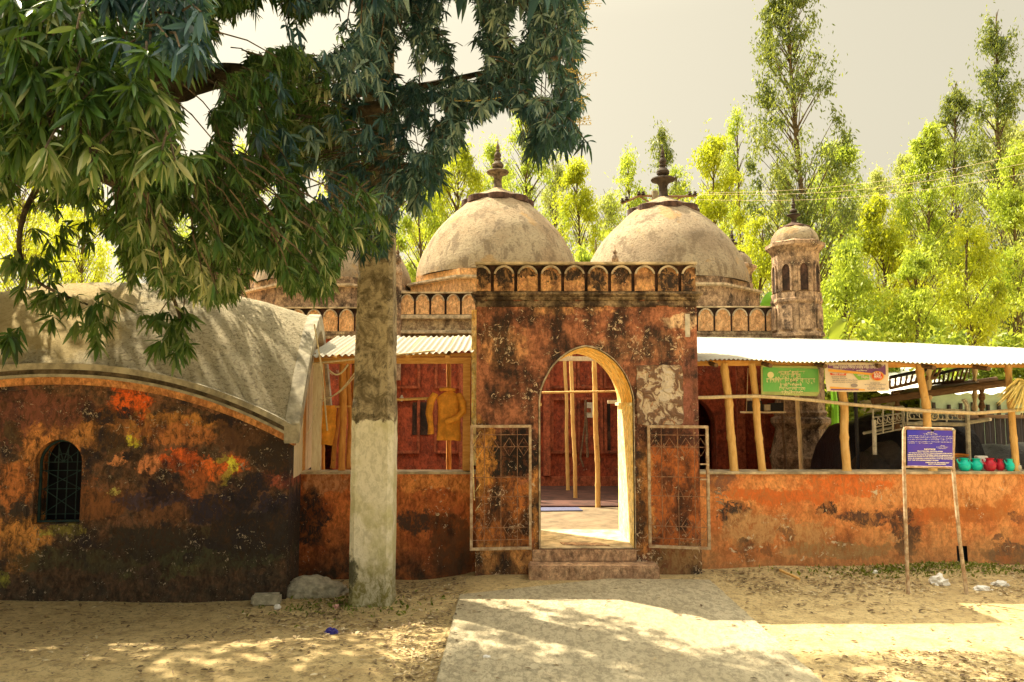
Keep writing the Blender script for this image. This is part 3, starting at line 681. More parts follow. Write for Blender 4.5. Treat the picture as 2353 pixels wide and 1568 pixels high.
# uneven outer skin of the front wall
sk = MB(); nu, nv = 130, 60
for i in range(nu+1):
    for j in range(nv+1):
        u = -UW+2*UW*i/nu; zt = eave(u/HL)-.151; z = gb+(zt-gb)*j/nv
        sk.v.append(hp(u, wv-.004-.014*abs(nz(u*4, z*4, 1)+.5*nz(u*14, z*14, 2)), z))
def in_win(u, z, pad):
    a = abs(u-wcx)/(whw+pad)
    if a >= 1 or z < wz0-pad: return False
    return z < wzs+(wzt+pad-wzs)*(.95*(1-a**2.1)**.55+.05*(1-a))
for i in range(nu):
    for j in range(nv):
        u = -UW+2*UW*(i+.5)/nu; zt = eave(u/HL)-.151; z = gb+(zt-gb)*(j+.5)/nv
        if not in_win(u, z, .035): sk.f.append((i*(nv+1)+j, (i+1)*(nv+1)+j, (i+1)*(nv+1)+j+1, i*(nv+1)+j+1))
sk.build('plaster_skin', M['hut'], hut, smooth=True, fix=False)
wn = MB()
P = arch_pts(wcx, whw-.004, wz0+.004, wzs, wzt-.004, 24, peak=.05); P2 = arch_pts(wcx, whw-.022, wz0+.02, wzs, wzt-.022, 24, peak=.05)
k = len(P); vs = [hp(p[0], wv+.07, p[1]) for p in P]+[hp(p[0], wv+.07, p[1]) for p in P2]+[hp(p[0], wv+.09, p[1]) for p in P]+[hp(p[0], wv+.09, p[1]) for p in P2]
wn.add(vs, [(j, (j+1) % k, k+(j+1) % k, k+j) for j in range(k)]+[(k+j, k+(j+1) % k, 3*k+(j+1) % k, 3*k+j) for j in range(k)])
win = wn.build('window', M['teal_grille'], hut)
gr = MB()
for q in (-.62, -.2, .2, .62): gr.tube([hp(wcx+q*whw, wv+.08, wz0+.01), hp(wcx+q*whw, wv+.08, wzt-.06-.06*abs(q))], .0045, 5)
for q in (.1, .4, .62): gr.tube([hp(wcx-whw+.02, wv+.08, wz0+(wzt-wz0)*q), hp(wcx+whw-.02, wv+.08, wz0+(wzt-wz0)*q)], .004, 5)
for q0, q1 in ((.1, .4), (.4, .62)):
    for s in (-1, 1): gr.tube([hp(wcx-s*whw*.8, wv+.085, wz0+(wzt-wz0)*q0), hp(wcx+s*whw*.8, wv+.085, wz0+(wzt-wz0)*q1)], .004, 5)
zc = wz0+(wzt-wz0)*.72
for a in np.linspace(0, math.pi, 6): gr.tube([hp(wcx, wv+.085, zc), hp(wcx+.15*math.cos(a), wv+.085, zc+.16*math.sin(a))], .004, 5)
gr.tube([hp(wcx+.07*math.cos(a), wv+.085, zc+.07*math.sin(a)) for a in np.linspace(0, math.pi, 12)], .004, 5)
gr.build('grille', M['teal_grille'], win)
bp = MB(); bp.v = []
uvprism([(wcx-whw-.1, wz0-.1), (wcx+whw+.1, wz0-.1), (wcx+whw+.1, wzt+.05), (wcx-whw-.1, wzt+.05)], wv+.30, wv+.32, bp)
bp.build('unlit_room_plate', M['dark'], hut)  # near-black plate standing in for the unlit room behind the grille

# ------------------------------------------------------------------ mosque
FY = 12.0; DY = 13.6
mq = thing('mosque', (-.3, 13.6, 0), 'old three-domed mosque with merlon parapet and corner turrets behind the gateway', 'mosque')
fx0, fx1 = -5.1, xx(1840, FY)
zr = zz(768, FY)
fac = MB(); dcx = [(-3.3, .42), (-.17, .50), (xx(1594, FY), .36)]
notched(fac, fx0, fx1, .0, zr, FY, FY+.35, [(dcx[0][0], .42, 1.2, 1.72), (dcx[1][0], .50, 1.35, 1.95), (dcx[2][0], .36, 1.2, zz(915, FY))])
fac.build('wall', M['facade'], mq)
MB().box(fx0, fx0+.3, FY+.351, 15.2, 0, zr).build('side_wall', M['facade'], mq)
MB().box(fx1-.3, fx1, FY+.351, 15.2, 0, zr).build('side_wall', M['turret'], mq)
MB().box(fx0+.301, fx1-.301, 14.9, 15.2, 0, zr).build('rear_wall', M['facade'], mq)
MB().box(fx0+.301, fx1-.301, FY+.352, 14.899, zr-.15, zr-.01).build('ceiling', M['facade'], mq)
MB().box(fx0, fx1, FY-.06, FY-.001, .0, zz(1112, FY)+.12).build('plinth', M['facade_frame'], mq, bevel=.01)
def frame(x0, x1, z0, z1, w_=.05, d=.045):
    fr = MB()
    fr.box(x0, x0+w_, FY-d, FY-.001, z0, z1); fr.box(x1-w_, x1, FY-d, FY-.001, z0, z1)
    fr.box(x0+w_, x1-w_, FY-d, FY-.001, z1-w_, z1); fr.box(x0+w_, x1-w_, FY-d, FY-.001, z0, z0+w_)
    fr.build('wall_panel', M['facade_frame'], mq, bevel=.008)
zm = zz(905, FY)
for a in (-2.55, -1.9, -1.25, .62, 1.05, 1.48, 3.7, 4.05):
    frame(a, a+.42, zm+.08, zr-.2); frame(a, a+.42, .75, zm-.06)
for a in (-2.7, -.85, .5, 2.3, 3.62): MB().box(a, a+.12, FY-.09, FY-.001, 0.4, zr-.12).build('wall_pilaster', M['facade_frame'], mq, bevel=.008)
for a, b, c0, c1 in ((948, 990, 1000, 925), (1384, 1402, 1040, 925)):
    MB().box(xx(a, FY), xx(b, FY), FY-.012, FY-.002, zz(c0, FY), zz(c1, FY)).build('niche', M['gate_recess'], mq)  # flat dark plates; the shade of a recess is put into their colour
# parapets
mb_ = MB(); mb_.box(fx0-.05, fx1+.05, FY-.07, FY+.2, zz(780, FY), zz(771, FY)); mb_.box(fx0-.03, fx1+.03, FY-.04, FY+.19, zz(771, FY)+.001, zz(762, FY))
mb_.build('cornice', M['mband'], mq, bevel=.012)
cxl, cxr = xx(918, FY), xx(1412, FY)
merlons(cxr+.06, xx(1790, FY), 10, zz(761, FY), zz(706, FY), FY+.0, .278, mq, M['merlon'], M['rim'], M['gate_recess'], wfrac=.88)
merlons(fx0, cxl-.06, 11, zz(763, FY), zz(708, FY), FY+.0, .265, mq, M['merlon'], M['rim'], M['gate_recess'], wfrac=.88)
ce = MB(); ce.box(cxl, cxr, FY-.12, FY+.2, zz(761, FY), zz(736, FY)); ce.build('central_frieze', M['mband'], mq)
ce = MB(); ce.box(cxl, cxr, FY-.17, FY+.2, zz(736, FY)+.001, zz(726, FY)); ce.box(cxl, cxr, FY-.17, FY+.2, zz(769, FY), zz(761, FY)-.001); ce.build('central_cornice', M['rim'], mq, bevel=.01)
merlons(cxl, cxr, 14, zz(725, FY), zz(676, FY), FY-.12, .248, mq, M['merlon'], M['rim'], M['gate_recess'], wfrac=.86)
def octo(mb, c, prof, n=8): return mb.lathe(prof, c, n, rot=math.pi/8)
for px in (913, 1414):
    x = xx(px, FY); p_ = MB(); z0 = zz(790, FY); zt = zz(622, FY)
    octo(p_, (x, FY-.14, 0), [(.075, z0-.6), (.075, z0), (.07, zt-.1), (.085, zt-.08), (.085, zt-.04), (.07, zt-.03)])
    pl = p_.build('pilaster', M['turret'], mq)
    q = MB(); zb = zt-.03
    q.lathe([(.07, 0), (.06, .06), (.03, .09), (.03, .12), (.055, .15), (.062, .19), (.045, .24), (.02, .27), (.03, .29), (.03, .31), (.012, .34), (.006, .42)], (x, FY-.14, zb), 16)
    q.build('pinnacle', M['turret'], pl, smooth=True)
# domes
def lotus(c, Rr_, zc, th, n=8, rot=0.0):
    m = MB(); vs = []; N = n*8
    for (rr, dz, sc_) in ((.10, .40, 0), (.45, .22, .35), (1.0, .0, 1), (1.02, -th, 1), (.92, -th, 1), (.3, .0, .2)):
        for k in range(N):
            t = 2*math.pi*k/N; ph = ((t+rot)*n/(2*math.pi)) % 1
            lob = 1-.15*(abs(ph-.5)*2)**2.2; lift = .05*(1-(abs(ph-.5)*2)**2)
            r_ = Rr_*rr*(1-(1-lob)*sc_); vs.append((c[0]+r_*math.cos(t), c[1]+r_*math.sin(t), zc+(dz+lift*sc_*0)*Rr_*1.0))
    m.add(vs, [(i*N+k, i*N+(k+1) % N, (i+1)*N+(k+1) % N, (i+1)*N+k) for i in range(5) for k in range(N)]+[tuple(range(N))])
    return m
def finial(c, s, prof=None):
    P = [(.10, 0), (.085, .10), (.08, .22), (.085, .30), (.12, .37), (.22, .42), (.235, .45), (.225, .48), (.10, .51), (.085, .54), (.07, .56), (.12, .60), (.125, .66), (.09, .72), (.055, .77), (.045, .79), (.075, .81), (.075, .83), (.045, .85),
         (.07, .90), (.072, .94), (.05, 1.0), (.03, 1.03), (.045, 1.05), (.045, 1.07), (.03, 1.09), (.04, 1.14), (.03, 1.2), (.012, 1.26), (.004, 1.36)]
    m = MB(); m.lathe([(r*s*1.32, z*s) for r, z in P], c, 20); return m
def dome(px, ptop, pbase, rpx, mat, fmat, tip, disc, seed, drum_mat, captop):
    x = xx(px, DY); r = rpx*DY/F; zb = zz(pbase, DY); zt_ = zz(ptop, DY); c = (x, DY, 0)
    prof = []
    h = zt_-zb
    for i in range(41):
        zf = math.sin(i/40*math.pi/2)
        rr = float(np.interp(zf, [0, .07, .13, .22, .34, .465, .55, .63, .72, .80, .87, .93, .97, 1], [1, .997, .985, .955, .905, .838, .780, .712, .628, .545, .468, .40, .30, .02]))
        prof.append((r*rr, zb+h*zf))
    m = MB().lathe(prof, c, 72, cap=False)
    m.xform(lambda p: p+Vector((nz(p.x*2+seed, p.y*2, p.z*2), 0, nz(p.x*3, p.y*3+seed, p.z*3)))*.012)
    d = m.build('dome', mat, mq, smooth=True, fix=False)
    rd = r*1.035
    dr = MB().lathe([(rd*1.06, zr-.05), (rd*1.06, zb-.16), (rd*1.0, zb-.13), (rd, zb+.0), (rd*.9, zb+.03)], c, 8, rot=math.pi/8)
    dr.build('drum', drum_mat, d)
    dc = MB().lathe([(rd*1.06, zb-.19), (rd*1.10, zb-.17), (rd*1.10, zb-.135), (rd*1.06, zb-.13)], c, 8, rot=math.pi/8); dc.build('drum_moulding', M['rim'], d)
    zl = zz(captop, DY); Rl = 82*DY/F
    lot = lotus(c, Rl, zl, .11, rot=.35+seed*.0); L1 = lot.build('lotus_cap', mat, d, smooth=True)
    # thick dark brick edge of the petals
    e = MB(); N = 64; vs = []
    for rr, dz in ((1.01, .016), (1.035, .0), (1.035, -.155), (.94, -.155)):
        for k in range(N):
            t = 2*math.pi*k/N; ph = ((t+.35)*8/(2*math.pi)) % 1; lob = 1-.15*(abs(ph-.5)*2)**2.2
            vs.append((c[0]+Rl*rr*lob*math.cos(t), c[1]+Rl*rr*lob*math.sin(t), zl+dz*Rl*1.05))
    e.add(vs, [(i*N+k, i*N+(k+1) % N, (i+1)*N+(k+1) % N, (i+1)*N+k) for i in range(3) for k in range(N)]).build('lotus_edge', M['brick_edge'], d)
    fz = zl+.25; s = (zz(tip, DY)-fz)/1.36
    finial((x, DY, fz), s).build('finial', fmat, d, smooth=True)
dome(1143, 459, 648, 188, M['dome'], M['finial'], 322, 400, 1, M['drum'], 464)
dome(1532, 477, 664, 189, M['dome2'], M['finial_dark'], 333, 415, 2, M['turret'], 484)
dome(764, 496, 664, 178, M['dome2'], M['finial'], 350, 415, 3, M['turret'], 505)
# turrets
def turret(px, Y, k=1.0, base=True, drop=0.0):
    x = xx(px, Y); c = (x, Y, 0); Z = lambda py: zz(py, 11.8)-drop
    r = 54*11.8/F*k
    m = MB()
    if base:
        octo(m, c, [(r*1.2, 0), (r*1.22, .55), (r*1.32, zz(1050, 11.8)), (r*1.2, zz(1030, 11.8)), (r*1.05, zz(1000, 11.8)), (r*1.02, zz(985, 11.8)), (r*1.22, zz(972, 11.8)), (r*1.22, zz(962, 11.8)), (r*1.02, zz(957, 11.8)), (r*1.1, zz(948, 11.8)), (r, zz(943, 11.8)), (r, Z(775))])
    else: octo(m, c, [(r*1.1, 1.5), (r*1.05, Z(775))])
    t_ = m.build('turret', M['turret'], mq)
    b = MB(); octo(b, c, [(r*1.1, Z(775)), (r*1.1, Z(768)), (r*1.03, Z(764)), (r*1.0, Z(702)), (r*1.06, Z(696)), (r*1.06, Z(690)), (r*.96, Z(686)), (r*.93, Z(680)), (r*.97, Z(585)), (r*1.06, Z(578)), (r*1.22, Z(570)), (r*1.22, Z(562)), (r*.95, Z(556))])
    b.build('shaft', M['turret'], t_)
    fr_ = MB(); nk = MB()
    for f in range(8):
        a = f*math.pi/4; nd = Vector((math.cos(a), math.sin(a), 0)); td = Vector((-nd.y, nd.x, 0)); ap = r*.95*math.cos(math.pi/8)
        def q(u, d, z): p = Vector(c)+td*u+nd*(ap+d); return (p.x, p.y, z)
        hw = r*.17; A = arch_pts(0, hw, Z(672), Z(625), Z(612), 12)
        k_ = MB().prism(A, .0, .02); k_.v = [q(p[0], -.012+p[1]+.004, p[2]) for p in k_.v]; nk.add(k_.v, k_.f)
        A2 = arch_pts(0, hw*1.45, Z(674), Z(625), Z(605), 12)
        n_ = len(A)
        vs = [q(p[0], .03, p[1]) for p in A]+[q(p[0], .03, p[1]) for p in A2]+[q(p[0], -.01, p[1]) for p in A2]+[q(p[0], -.01, p[1]) for p in A]
        fr_.add(vs, [(j, j+1, n_+j+1, n_+j) for j in range(n_-1)]+[(n_+j, n_+j+1, 2*n_+j+1, 2*n_+j) for j in range(n_-1)]+[(3*n_+j, 3*n_+j+1, j+1, j) for j in range(n_-1)])
        # pointed shields on the lower stage
        A3 = arch_pts(0, hw*1.5, Z(760), Z(715), Z(704), 12); ap2 = .05
        k3 = MB().prism(A3, 0, .02); k3.v = [q(p[0], .035+p[1], p[2]) for p in k3.v]; fr_.add(k3.v, k3.f)
        b2 = .0
        for z0_, z1_ in ((Z(690), Z(676)), ):
            v4 = MB().prism([(-r*.36, z0_), (r*.36, z0_), (r*.36, z1_), (-r*.36, z1_)], 0, .03); v4.v = [q(p[0], p[1], p[2]) for p in v4.v]; fr_.add(v4.v, v4.f)
    nk.build('niche', M['gate_recess'], t_); fr_.build('niche_frames', M['turret'], t_)
    d = MB(); rd = r*.98; zb = Z(558); h = Z(515)-zb
    d.lathe([(rd*math.cos(i/14*math.pi/2)+.004, zb+h*math.sin(i/14*math.pi/2)) for i in range(15)], c, 40)
    d.build('cupola', M['dome2'], t_, smooth=True)
    lo_ = lotus(c, r*.66, Z(522), .10, rot=.3); lo_.build('lotus_cap', M['brick_edge'], t_, smooth=True)
    s = (Z(448)-Z(516))/1.36
    finial((x, Y, Z(516)), s).build('finial', M['finial_dark'], t_, smooth=True)
turret(1837, 11.85)
turret(1691, 15.2, 1.05, False, -.25)
turret(495, 11.85); turret(600, 15.2, 1.05, False, -.25)

# ------------------------------------------------------------------ verandas
def bamboo(name, p0, p1, r, mat, parent=None, label=None, cat=None, group=None, bend=.012, node=.24, taper=.85):
    p0, p1 = Vector(p0), Vector(p1); L_ = (p1-p0).length; n = max(4, int(L_/.04)); pts = []; rs = []
    sd = p0.x*3+p0.y
    for i in range(n+1):
        t = i/n; q = p0.lerp(p1, t); q += Vector((nz(t*2.3, sd), nz(t*2.3, sd+5), 0))*bend*math.sin(math.pi*t)*2
        d = (t*L_) % node; b = 1.16 if min(d, node-d) < .021 else 1
        pts.append(q); rs.append(r*(1-(1-taper)*t)*b*(1+.05*nz(t*9, sd)))
    m = MB().tube(pts, rs, 9); root = p0 if parent is None else None
    if parent is None:
        m.v = [tuple(Vector(v)-p0) for v in m.v]
        o = m.build(name, mat, None, smooth=True); o.location = p0
        return tag(o, label, cat, group)
    return m.build(name, mat, parent, smooth=True, label=label)
def tin(back, front, x0, x1, pitch, amp, parent, sag=0.0):
    """corrugated sheet: front/back give (y,z) for an x"""
    n = int((x1-x0)/pitch*8); m = MB()
    def fn(u, v):
        x = x0+(x1-x0)*u; a, b = front(x), back(x); y = a[0]+(b[0]-a[0])*v; z = a[1]+(b[1]-a[1])*v
        lap = .006*math.floor(x/.62) % .012
        return (x, y, z+amp*math.sin(2*math.pi*x/pitch)+.012*nz(x*1.3, y*1.2)+lap-sag*math.sin(math.pi*v))
    m.grid(fn, n, 6); m.grid(lambda u, v: tuple(Vector(fn(u, v))-Vector((0, 0, .004))), n, 6)
    return m.build('tin_roof', M['tin'], parent, smooth=True, fix=False)
PY = 7.30     # posts stand on the middle of the wall
# left
vl = thing('veranda', (-1.2, PY, ctop), 'small tin-roofed timber veranda between the curved hut and the gateway', 'shelter')
zf = zz(812, 7.08)
tin(lambda x: (8.35, zz(774, 8.35)), lambda x: (7.08, zz(820, 7.08)+.03*(x+1.9)), -1.97, gx0-.03, .062, .011, vl)
MB().box(-1.95, xx(1082, PY), PY-.03, PY+.03, zz(836, PY), zz(822, PY)).build('beam', M['timber'], vl, bevel=.004)
MB().box(-1.95, xx(1086, PY), PY-.02, PY+.05, zz(820, PY)+.0, zz(812, PY)).build('upper_beam', M['timber'], vl, bevel=.004)
for px0, px1, mt in ((1066, 1083, 'timber'), (1050, 1064, 'wood_orange')):
    pass
MB().box(xx(1064, PY), xx(1081, PY), PY-.03, PY+.03, ctop, zz(836, PY)).build('post', M['timber'], vl, bevel=.004)
MB().box(xx(720, PY), xx(740, PY), PY-.03, PY+.03, ctop, zz(836, PY)).build('post', M['timber_pale'], vl, bevel=.004)
bamboo('post', (xx(787, PY), PY+.02, ctop), (xx(785, PY), PY+.02, zz(836, PY)), .032, M['wood_orange'], vl, taper=1)
bamboo('rail', at(908, 919, PY+.08), at(1075, 912, PY+.08), .014, M['bamboo'], vl, node=.5)
bamboo('rail', at(738, 936, PY+.06), at(806, 934, PY+.06), .012, M['bamboo'], vl, node=.5)
bamboo('brace', at(700, 838, 7.15), at(1000, 806, 7.05), .010, M['bamboo_pale'], vl, node=.6, bend=.004)
for x in (-1.7, -1.35, -1.0, -.62):
    MB().box(x-.02, x+.02, 7.1, 8.3, zz(822, PY)-.02, zz(822, PY)+.01).xform(lambda p: p+Vector((0, 0, (p.y-7.1)*.24))).build('rafter', M['timber'], vl)
bamboo('post', at(742, 1000, 8.25)*1 - Vector((0, 0, .4)), at(740, 800, 8.25), .03, M['wood_orange'], vl)
bamboo('post', (xx(1036, 8.2), 8.2, .22), (xx(1030, 8.2), 8.2, zz(790, 8.2)), .03, M['wood_orange'], vl)
# stack of poles leaning behind the tall post
for i, (a, b, r) in enumerate(((772, 784, .024), (806, 795, .027), (797, 812, .022), (815, 806, .026), (823, 816, .02))):
    bamboo('leaning_pole', (xx(a, 7.5), 7.42+i*.03, .93 if i < 2 else .6), (xx(b, 7.5), 7.5+i*.04, zz(838, 7.5)), r, M['wood_orange'], None,
           'rough wooden pole leaning inside the left veranda beside the tall whitewashed post', 'pole', 'wooden poles leaning in the left veranda', node=.35, bend=.03)
# jacket on the rail
def garment(name, px0, px1, py0, py1, Y, label, cat, sleeves=True, seed=1, mat='jacket'):
    xa, xb = xx(px0, Y), xx(px1, Y); z1, z0 = zz(py0, Y), zz(py1, Y); cx = (xa+xb)/2; hw = (xb-xa)/2
    root = thing(name, (cx, Y, z1), label, cat)
    m = MB(); nu, nv = 40, 26
    def fn(u, v):
        a = u*2*math.pi; sh = ss(0, .10, v); wd = hw*(.62+.25*sh+.10*v) if sleeves else hw*(1-.25*ss(.55, 1, v)*(1 if math.cos(a) > 0 else .3))
        d = .035+.02*v+.014*nz(u*9, v*3, seed)
        fold = .012*nz(math.cos(a)*2+seed, v*4)+.008*math.sin(a*5+v*3)
        return (cx+math.cos(a)*(wd+fold*.6), Y+math.sin(a)*(d+fold), z1-(z1-z0)*v*(1+.03*nz(u*6, seed)))
    m.grid(fn, nu, nv); n0 = len(m.v)
    m.f.append(tuple(i*(nv+1) for i in range(nu)))
    if sleeves:
        m = MB()
        # flat hanging torso with shoulders, side seams and folds
        def fn2(u, v):
            a = u*2*math.pi; ca, sa = math.cos(a), math.sin(a)
            wd = hw*np.interp(v, [0, .04, .12, .3, .75, 1], [.36, .62, .70, .62, .60, .64]); d = np.interp(v, [0, .1, .5, 1], [.018, .035, .034, .026])
            cx2 = cx+hw*.12
            x = cx2+math.copysign(abs(ca)**.55, ca)*wd; f_ = .014*nz(x*11, v*2.2, seed)+.010*math.sin(x*60+v*5)*v+.008*nz(x*25, v*9, 2)
            return (x+.008*nz(v*6, u*3, seed), Y+math.copysign(abs(sa)**.8, sa)*d+f_, z1-(z1-z0)*v+.015*nz(u*5, 3, seed)*v-.05*abs(ca)**2*(1-ss(0, .18, v)))
        m.grid(fn2, 72, 34)
    b = m.build('body', M[mat], root, smooth=True, fix=False)
    if sleeves:
        s1 = MB(); n = 18
        pts = [Vector((cx-hw*.62, Y-.02, z1-.02)), Vector((cx-hw*.85, Y-.03, z1-.10)), Vector((cx-hw*.92, Y-.03, z1-.22)), Vector((cx-hw*.86, Y-.03, z1-.33)), Vector((cx-hw*.84, Y-.03, z1-.42))]
        s1.tube(pts, [.030, .036, .033, .030, .032], 12); rough(s1, .012, 14).build('sleeve', M[mat], root, smooth=True)
        s2 = MB(); pts = [Vector((cx+hw*.62, Y-.02, z1-.03)), Vector((cx+hw*.86, Y-.05, z1-.12)), Vector((cx+hw*.9, Y-.08, z1-.20)), Vector((cx+hw*.55, Y-.09, z1-.27)), Vector((cx+hw*.0, Y-.085, z1-.30))]
        s2.tube(pts, [.030, .036, .034, .031, .026], 12); rough(s2, .012, 14).build('sleeve', M[mat], root, smooth=True)
        c = MB(); c.tube([Vector((cx-hw*.35, Y-.035, z1+.012)), Vector((cx, Y-.052, z1+.018)), Vector((cx+hw*.45, Y-.035, z1+.01))], .017, 8); rough(c, .006, 20).build('collar', M[mat], root, smooth=True)
    return root
garment('hanging_jacket', 984, 1070, 899, 1012, PY, 'orange jacket with a folded sleeve hung on the rail beside the gateway', 'jacket')
garment('hanging_cloth', 730, 772, 932, 1022, PY+.05, 'plain orange cloth hanging over the rail next to the curved hut', 'cloth', sleeves=False, seed=4)
# cables
cb = MB()
def hang(a, b, s, n=16): return [Vector(a).lerp(Vector(b), t)-Vector((0, 0, s*math.sin(math.pi*t))) for t in np.linspace(0, 1, n)]
cb.tube(hang(at(742, 922, 7.1), at(828, 838, 7.05), .06), .006, 6); cb.tube(hang(at(735, 918, 7.12), at(830, 845, 7.06), .075), .005, 6)
cb.tube(hang(at(755, 850, 7.1), at(800, 838, 7.08), .07), .009, 6)
o = cb.build('hanging_cable', M['rope'], None, smooth=True); tag(o, 'looped pale cables drooping under the tin eave left of the tall post', 'cable')
cb = MB(); cb.tube(hang(at(730, 925, 7.1), at(705, 1000, 6.9), .05), .005, 6); cb.tube([at(722, 745, 6.9), at(740, 850, 7.0), at(752, 990, 7.1)], .007, 6)
o = cb.build('hanging_cable', M['rope'], None, smooth=True); tag(o, 'pale cord hanging down beside the verge of the curved hut', 'cable')
bl = MB(); c = at(923, 916, 7.5); bl.lathe([(.001, -.03), (.016, -.024), (.022, -.008), (.02, .008), (.01, .024), (.009, .034)], c, 14)
bulb = thing('light_bulb', c, 'round white bulb hanging in the left veranda right of the tall post', 'bulb'); bl.build('glass', M['white'], bulb, smooth=True)
MB().tube([c+Vector((0, 0, .034)), Vector((c.x, c.y, zz(822, 7.5)))], .0025, 5).build('cord', M['dark'], bulb)

# right
vr = thing('veranda', (4.2, PY, ctop), 'long low tin-roofed bamboo veranda running right from the gateway', 'shelter')
def rfront(x):
    px = CX+x/7.0*F; return (7.0, zz(829+7*ss(1600, 2353, px), 7.0)+.02*nz(x))
def rback(x):
    pts = [(1.5, 11.7, 772), (4.9, 11.7, 779), (5.6, 10.4, 789), (6.4, 9.2, 803), (7.6, 8.6, 815)]
    for a, b in zip(pts, pts[1:]):
        if x <= b[0] or b is pts[-1]:
            t = (x-a[0])/(b[0]-a[0]); Y = a[1]+(b[1]-a[1])*t; return (Y, zz(a[2]+(b[2]-a[2])*t, Y))
tin(rback, rfront, gx1+.002, 7.4, .0435, .0065, vr)
MB().box(gx1+.01, xx(1897, PY), PY-.03, PY+.03, zz(841, PY), zz(829, PY)).build('beam', M['timber'], vr, bevel=.004)
b1 = MB().box(xx(1898, PY), 7.3, PY-.026, PY+.034, zz(845, PY), zz(832, PY)); b1.build('beam', M['timber'], vr, bevel=.004)
for x in np.arange(1.95, 7.2, .52):
    m = MB(); Yb, zb = rback(x); a = Vector((x, 7.06, rfront(x)[1]-.04)); b = Vector((x, Yb-.1, zb-.04)); m.tube([a, a.lerp(b, .5), b], .022, 7); m.build('rafter', M['timber_brown'], vr, smooth=True)
for q in (.3, .6): 
    m = MB(); pts = []
    for x in np.linspace(1.8, 7.2, 12):
        f_, b_ = rfront(x), rback(x); pts.append(Vector((x, f_[0]+(b_[0]-f_[0])*q, f_[1]+(b_[1]-f_[1])*q-.075)))
    m.tube(pts, .022, 7); m.build('purlin', M['timber_brown'], vr, smooth=True)
posts = [(1681, 1664, 836, 1083, .040, 'bamboo'), (1745, 1729, 836, 1083, .036, 'bamboo'), (1937, 1932, 860, 1083, .040, 'bamboo'), (2133, 2112, 836, 1083, .038, 'bamboo'), (2322, 2317, 838, 1083, .032, 'bamboo')]
for a, b, p0, p1, r, mt in posts:
    bamboo('post', (xx(a, PY), PY-.03, ctop-.005), (xx(b, PY), PY-.02, zz(p0, PY)), r, M[mt], vr, node=.33, taper=.92)
rl = [at(1600, 914, PY-.07), at(1740, 910, PY-.075), at(1905, 924, PY-.07), at(2110, 944, PY-.065), at(2240, 950, PY-.065), at(2330, 943, PY-.06), at(2400, 938, PY-.06)]
rm_ = MB(); rm_.tube([rl[i].lerp(rl[i+1], t) for i in range(len(rl)-1) for t in (0, .25, .5, .75)]+[rl[-1]], .017, 8); rough(rm_, .006, 6).build('rail', M['bamboo_pale'], vr, smooth=True)
for px, r, Y in ((1795, .02, 10.9), (1832, .026, 8.6)):
    bamboo('inner_post', (xx(px+6, Y), Y, .225), (xx(px, Y), Y, 2.1), r, M['bamboo_pale'] if Y < 9 else M['timber_brown'], vr, taper=.9)
mtp = MB(); mtp.tube([(xx(1966, 8.0), 8.0, .0), (xx(1966, 8.0), 8.0, zz(842, 8.0))], .02, 8); mtp.build('inner_post', M['tarp'], vr)
# poles inside, seen through the arch
for a, b, yb, Y, yt in ((1372, 1366, 1163, 9.72, 820), (1321, 1312, 1141, 10.5, 815), (1304, 1298, 1116, 11.4, 812)):
    bamboo('bamboo_pole', (xx(a, Y), Y, .225), (xx(b, Y), Y, zz(yt, Y)), .033 if Y < 10 else .028, M['bamboo'], None,
           {9.72: 'thick yellow bamboo pole nearest the camera inside the arch', 10.5: 'middle bamboo pole of the three seen through the arch', 11.4: 'leftmost and farthest bamboo pole seen through the arch'}[Y], 'pole', 'bamboo poles behind the arch', node=.3, taper=.93)
bamboo('bamboo_rail', at(1225, 903, 9.6), at(1440, 899, 9.6), .015, M['bamboo'], None, 'thin horizontal bamboo rail crossing the view through the arch', 'rail', node=.5)
MB().box(xx(1235, 9.55), xx(1440, 9.55), 9.5, 9.58, zz(830, 9.55), zz(820, 9.55)).build('eave_beam', M['timber_pale'], None, bevel=.004)
tag(bpy.data.objects['eave_beam'], 'pale timber beam crossing just under the top of the arch', 'beam')
hb = MB().box(xx(1396, 9.8), xx(1419, 9.8), 9.78, 9.81, zz(928, 9.8), zz(920, 9.8)); o = hb.build('stick', M['timber_pale'], None, bevel=.003); tag(o, 'short pale stick fixed at the right side inside the arch', 'stick')
rp = MB(); p = at(1345, 920, 11.8)
rp.tube(hang(p, p-Vector((-.02, 0, .9)), 0), .02, 7); rp.tube([p-Vector((0, 0, .3)), p-Vector((.09, 0, .9)), p-Vector((.04, 0, 1.05))], .016, 6)
o = rough(rp, .02, 8).build('hanging_rope', M['timber_brown'], None, smooth=True); tag(o, 'dull cloth strips hanging on the maroon wall inside the arch', 'cloth')
cal = thing('wall_notice', at(1352, 930, 11.9), 'small pale notice pinned on the maroon wall seen through the arch', 'notice')
MB().box(xx(1343, 11.9), xx(1362, 11.9), 11.9, 11.91, zz(960, 11.9), zz(925, 11.9)).build('sheet', M['paper'], cal)
MB().box(xx(1345, 11.9), xx(1358, 11.9), 11.893, 11.899, zz(948, 11.9), zz(938, 11.9)).build('print', M['facade_frame'], cal)
mt_ = MB().zprism([(xx(1200, 9.7), 9.30), (xx(1335, 9.5), 9.36), (xx(1325, 9.7), 9.62), (xx(1200, 9.7), 9.60)], .229, .24)
tag(mt_.build('floor_mat', M['mat_blue']), 'faded blue mat on the floor behind the arch', 'mat')
dm = MB().zprism([(xx(1290, 7.3), 7.16), (xx(1392, 7.3), 7.12), (xx(1375, 7.3), 7.24), (xx(1285, 7.3), 7.28)], az0+.0065, az0+.014)
tag(dm.build('doormat', M['step']), 'thin worn doormat on the bright sill of the arch', 'mat')

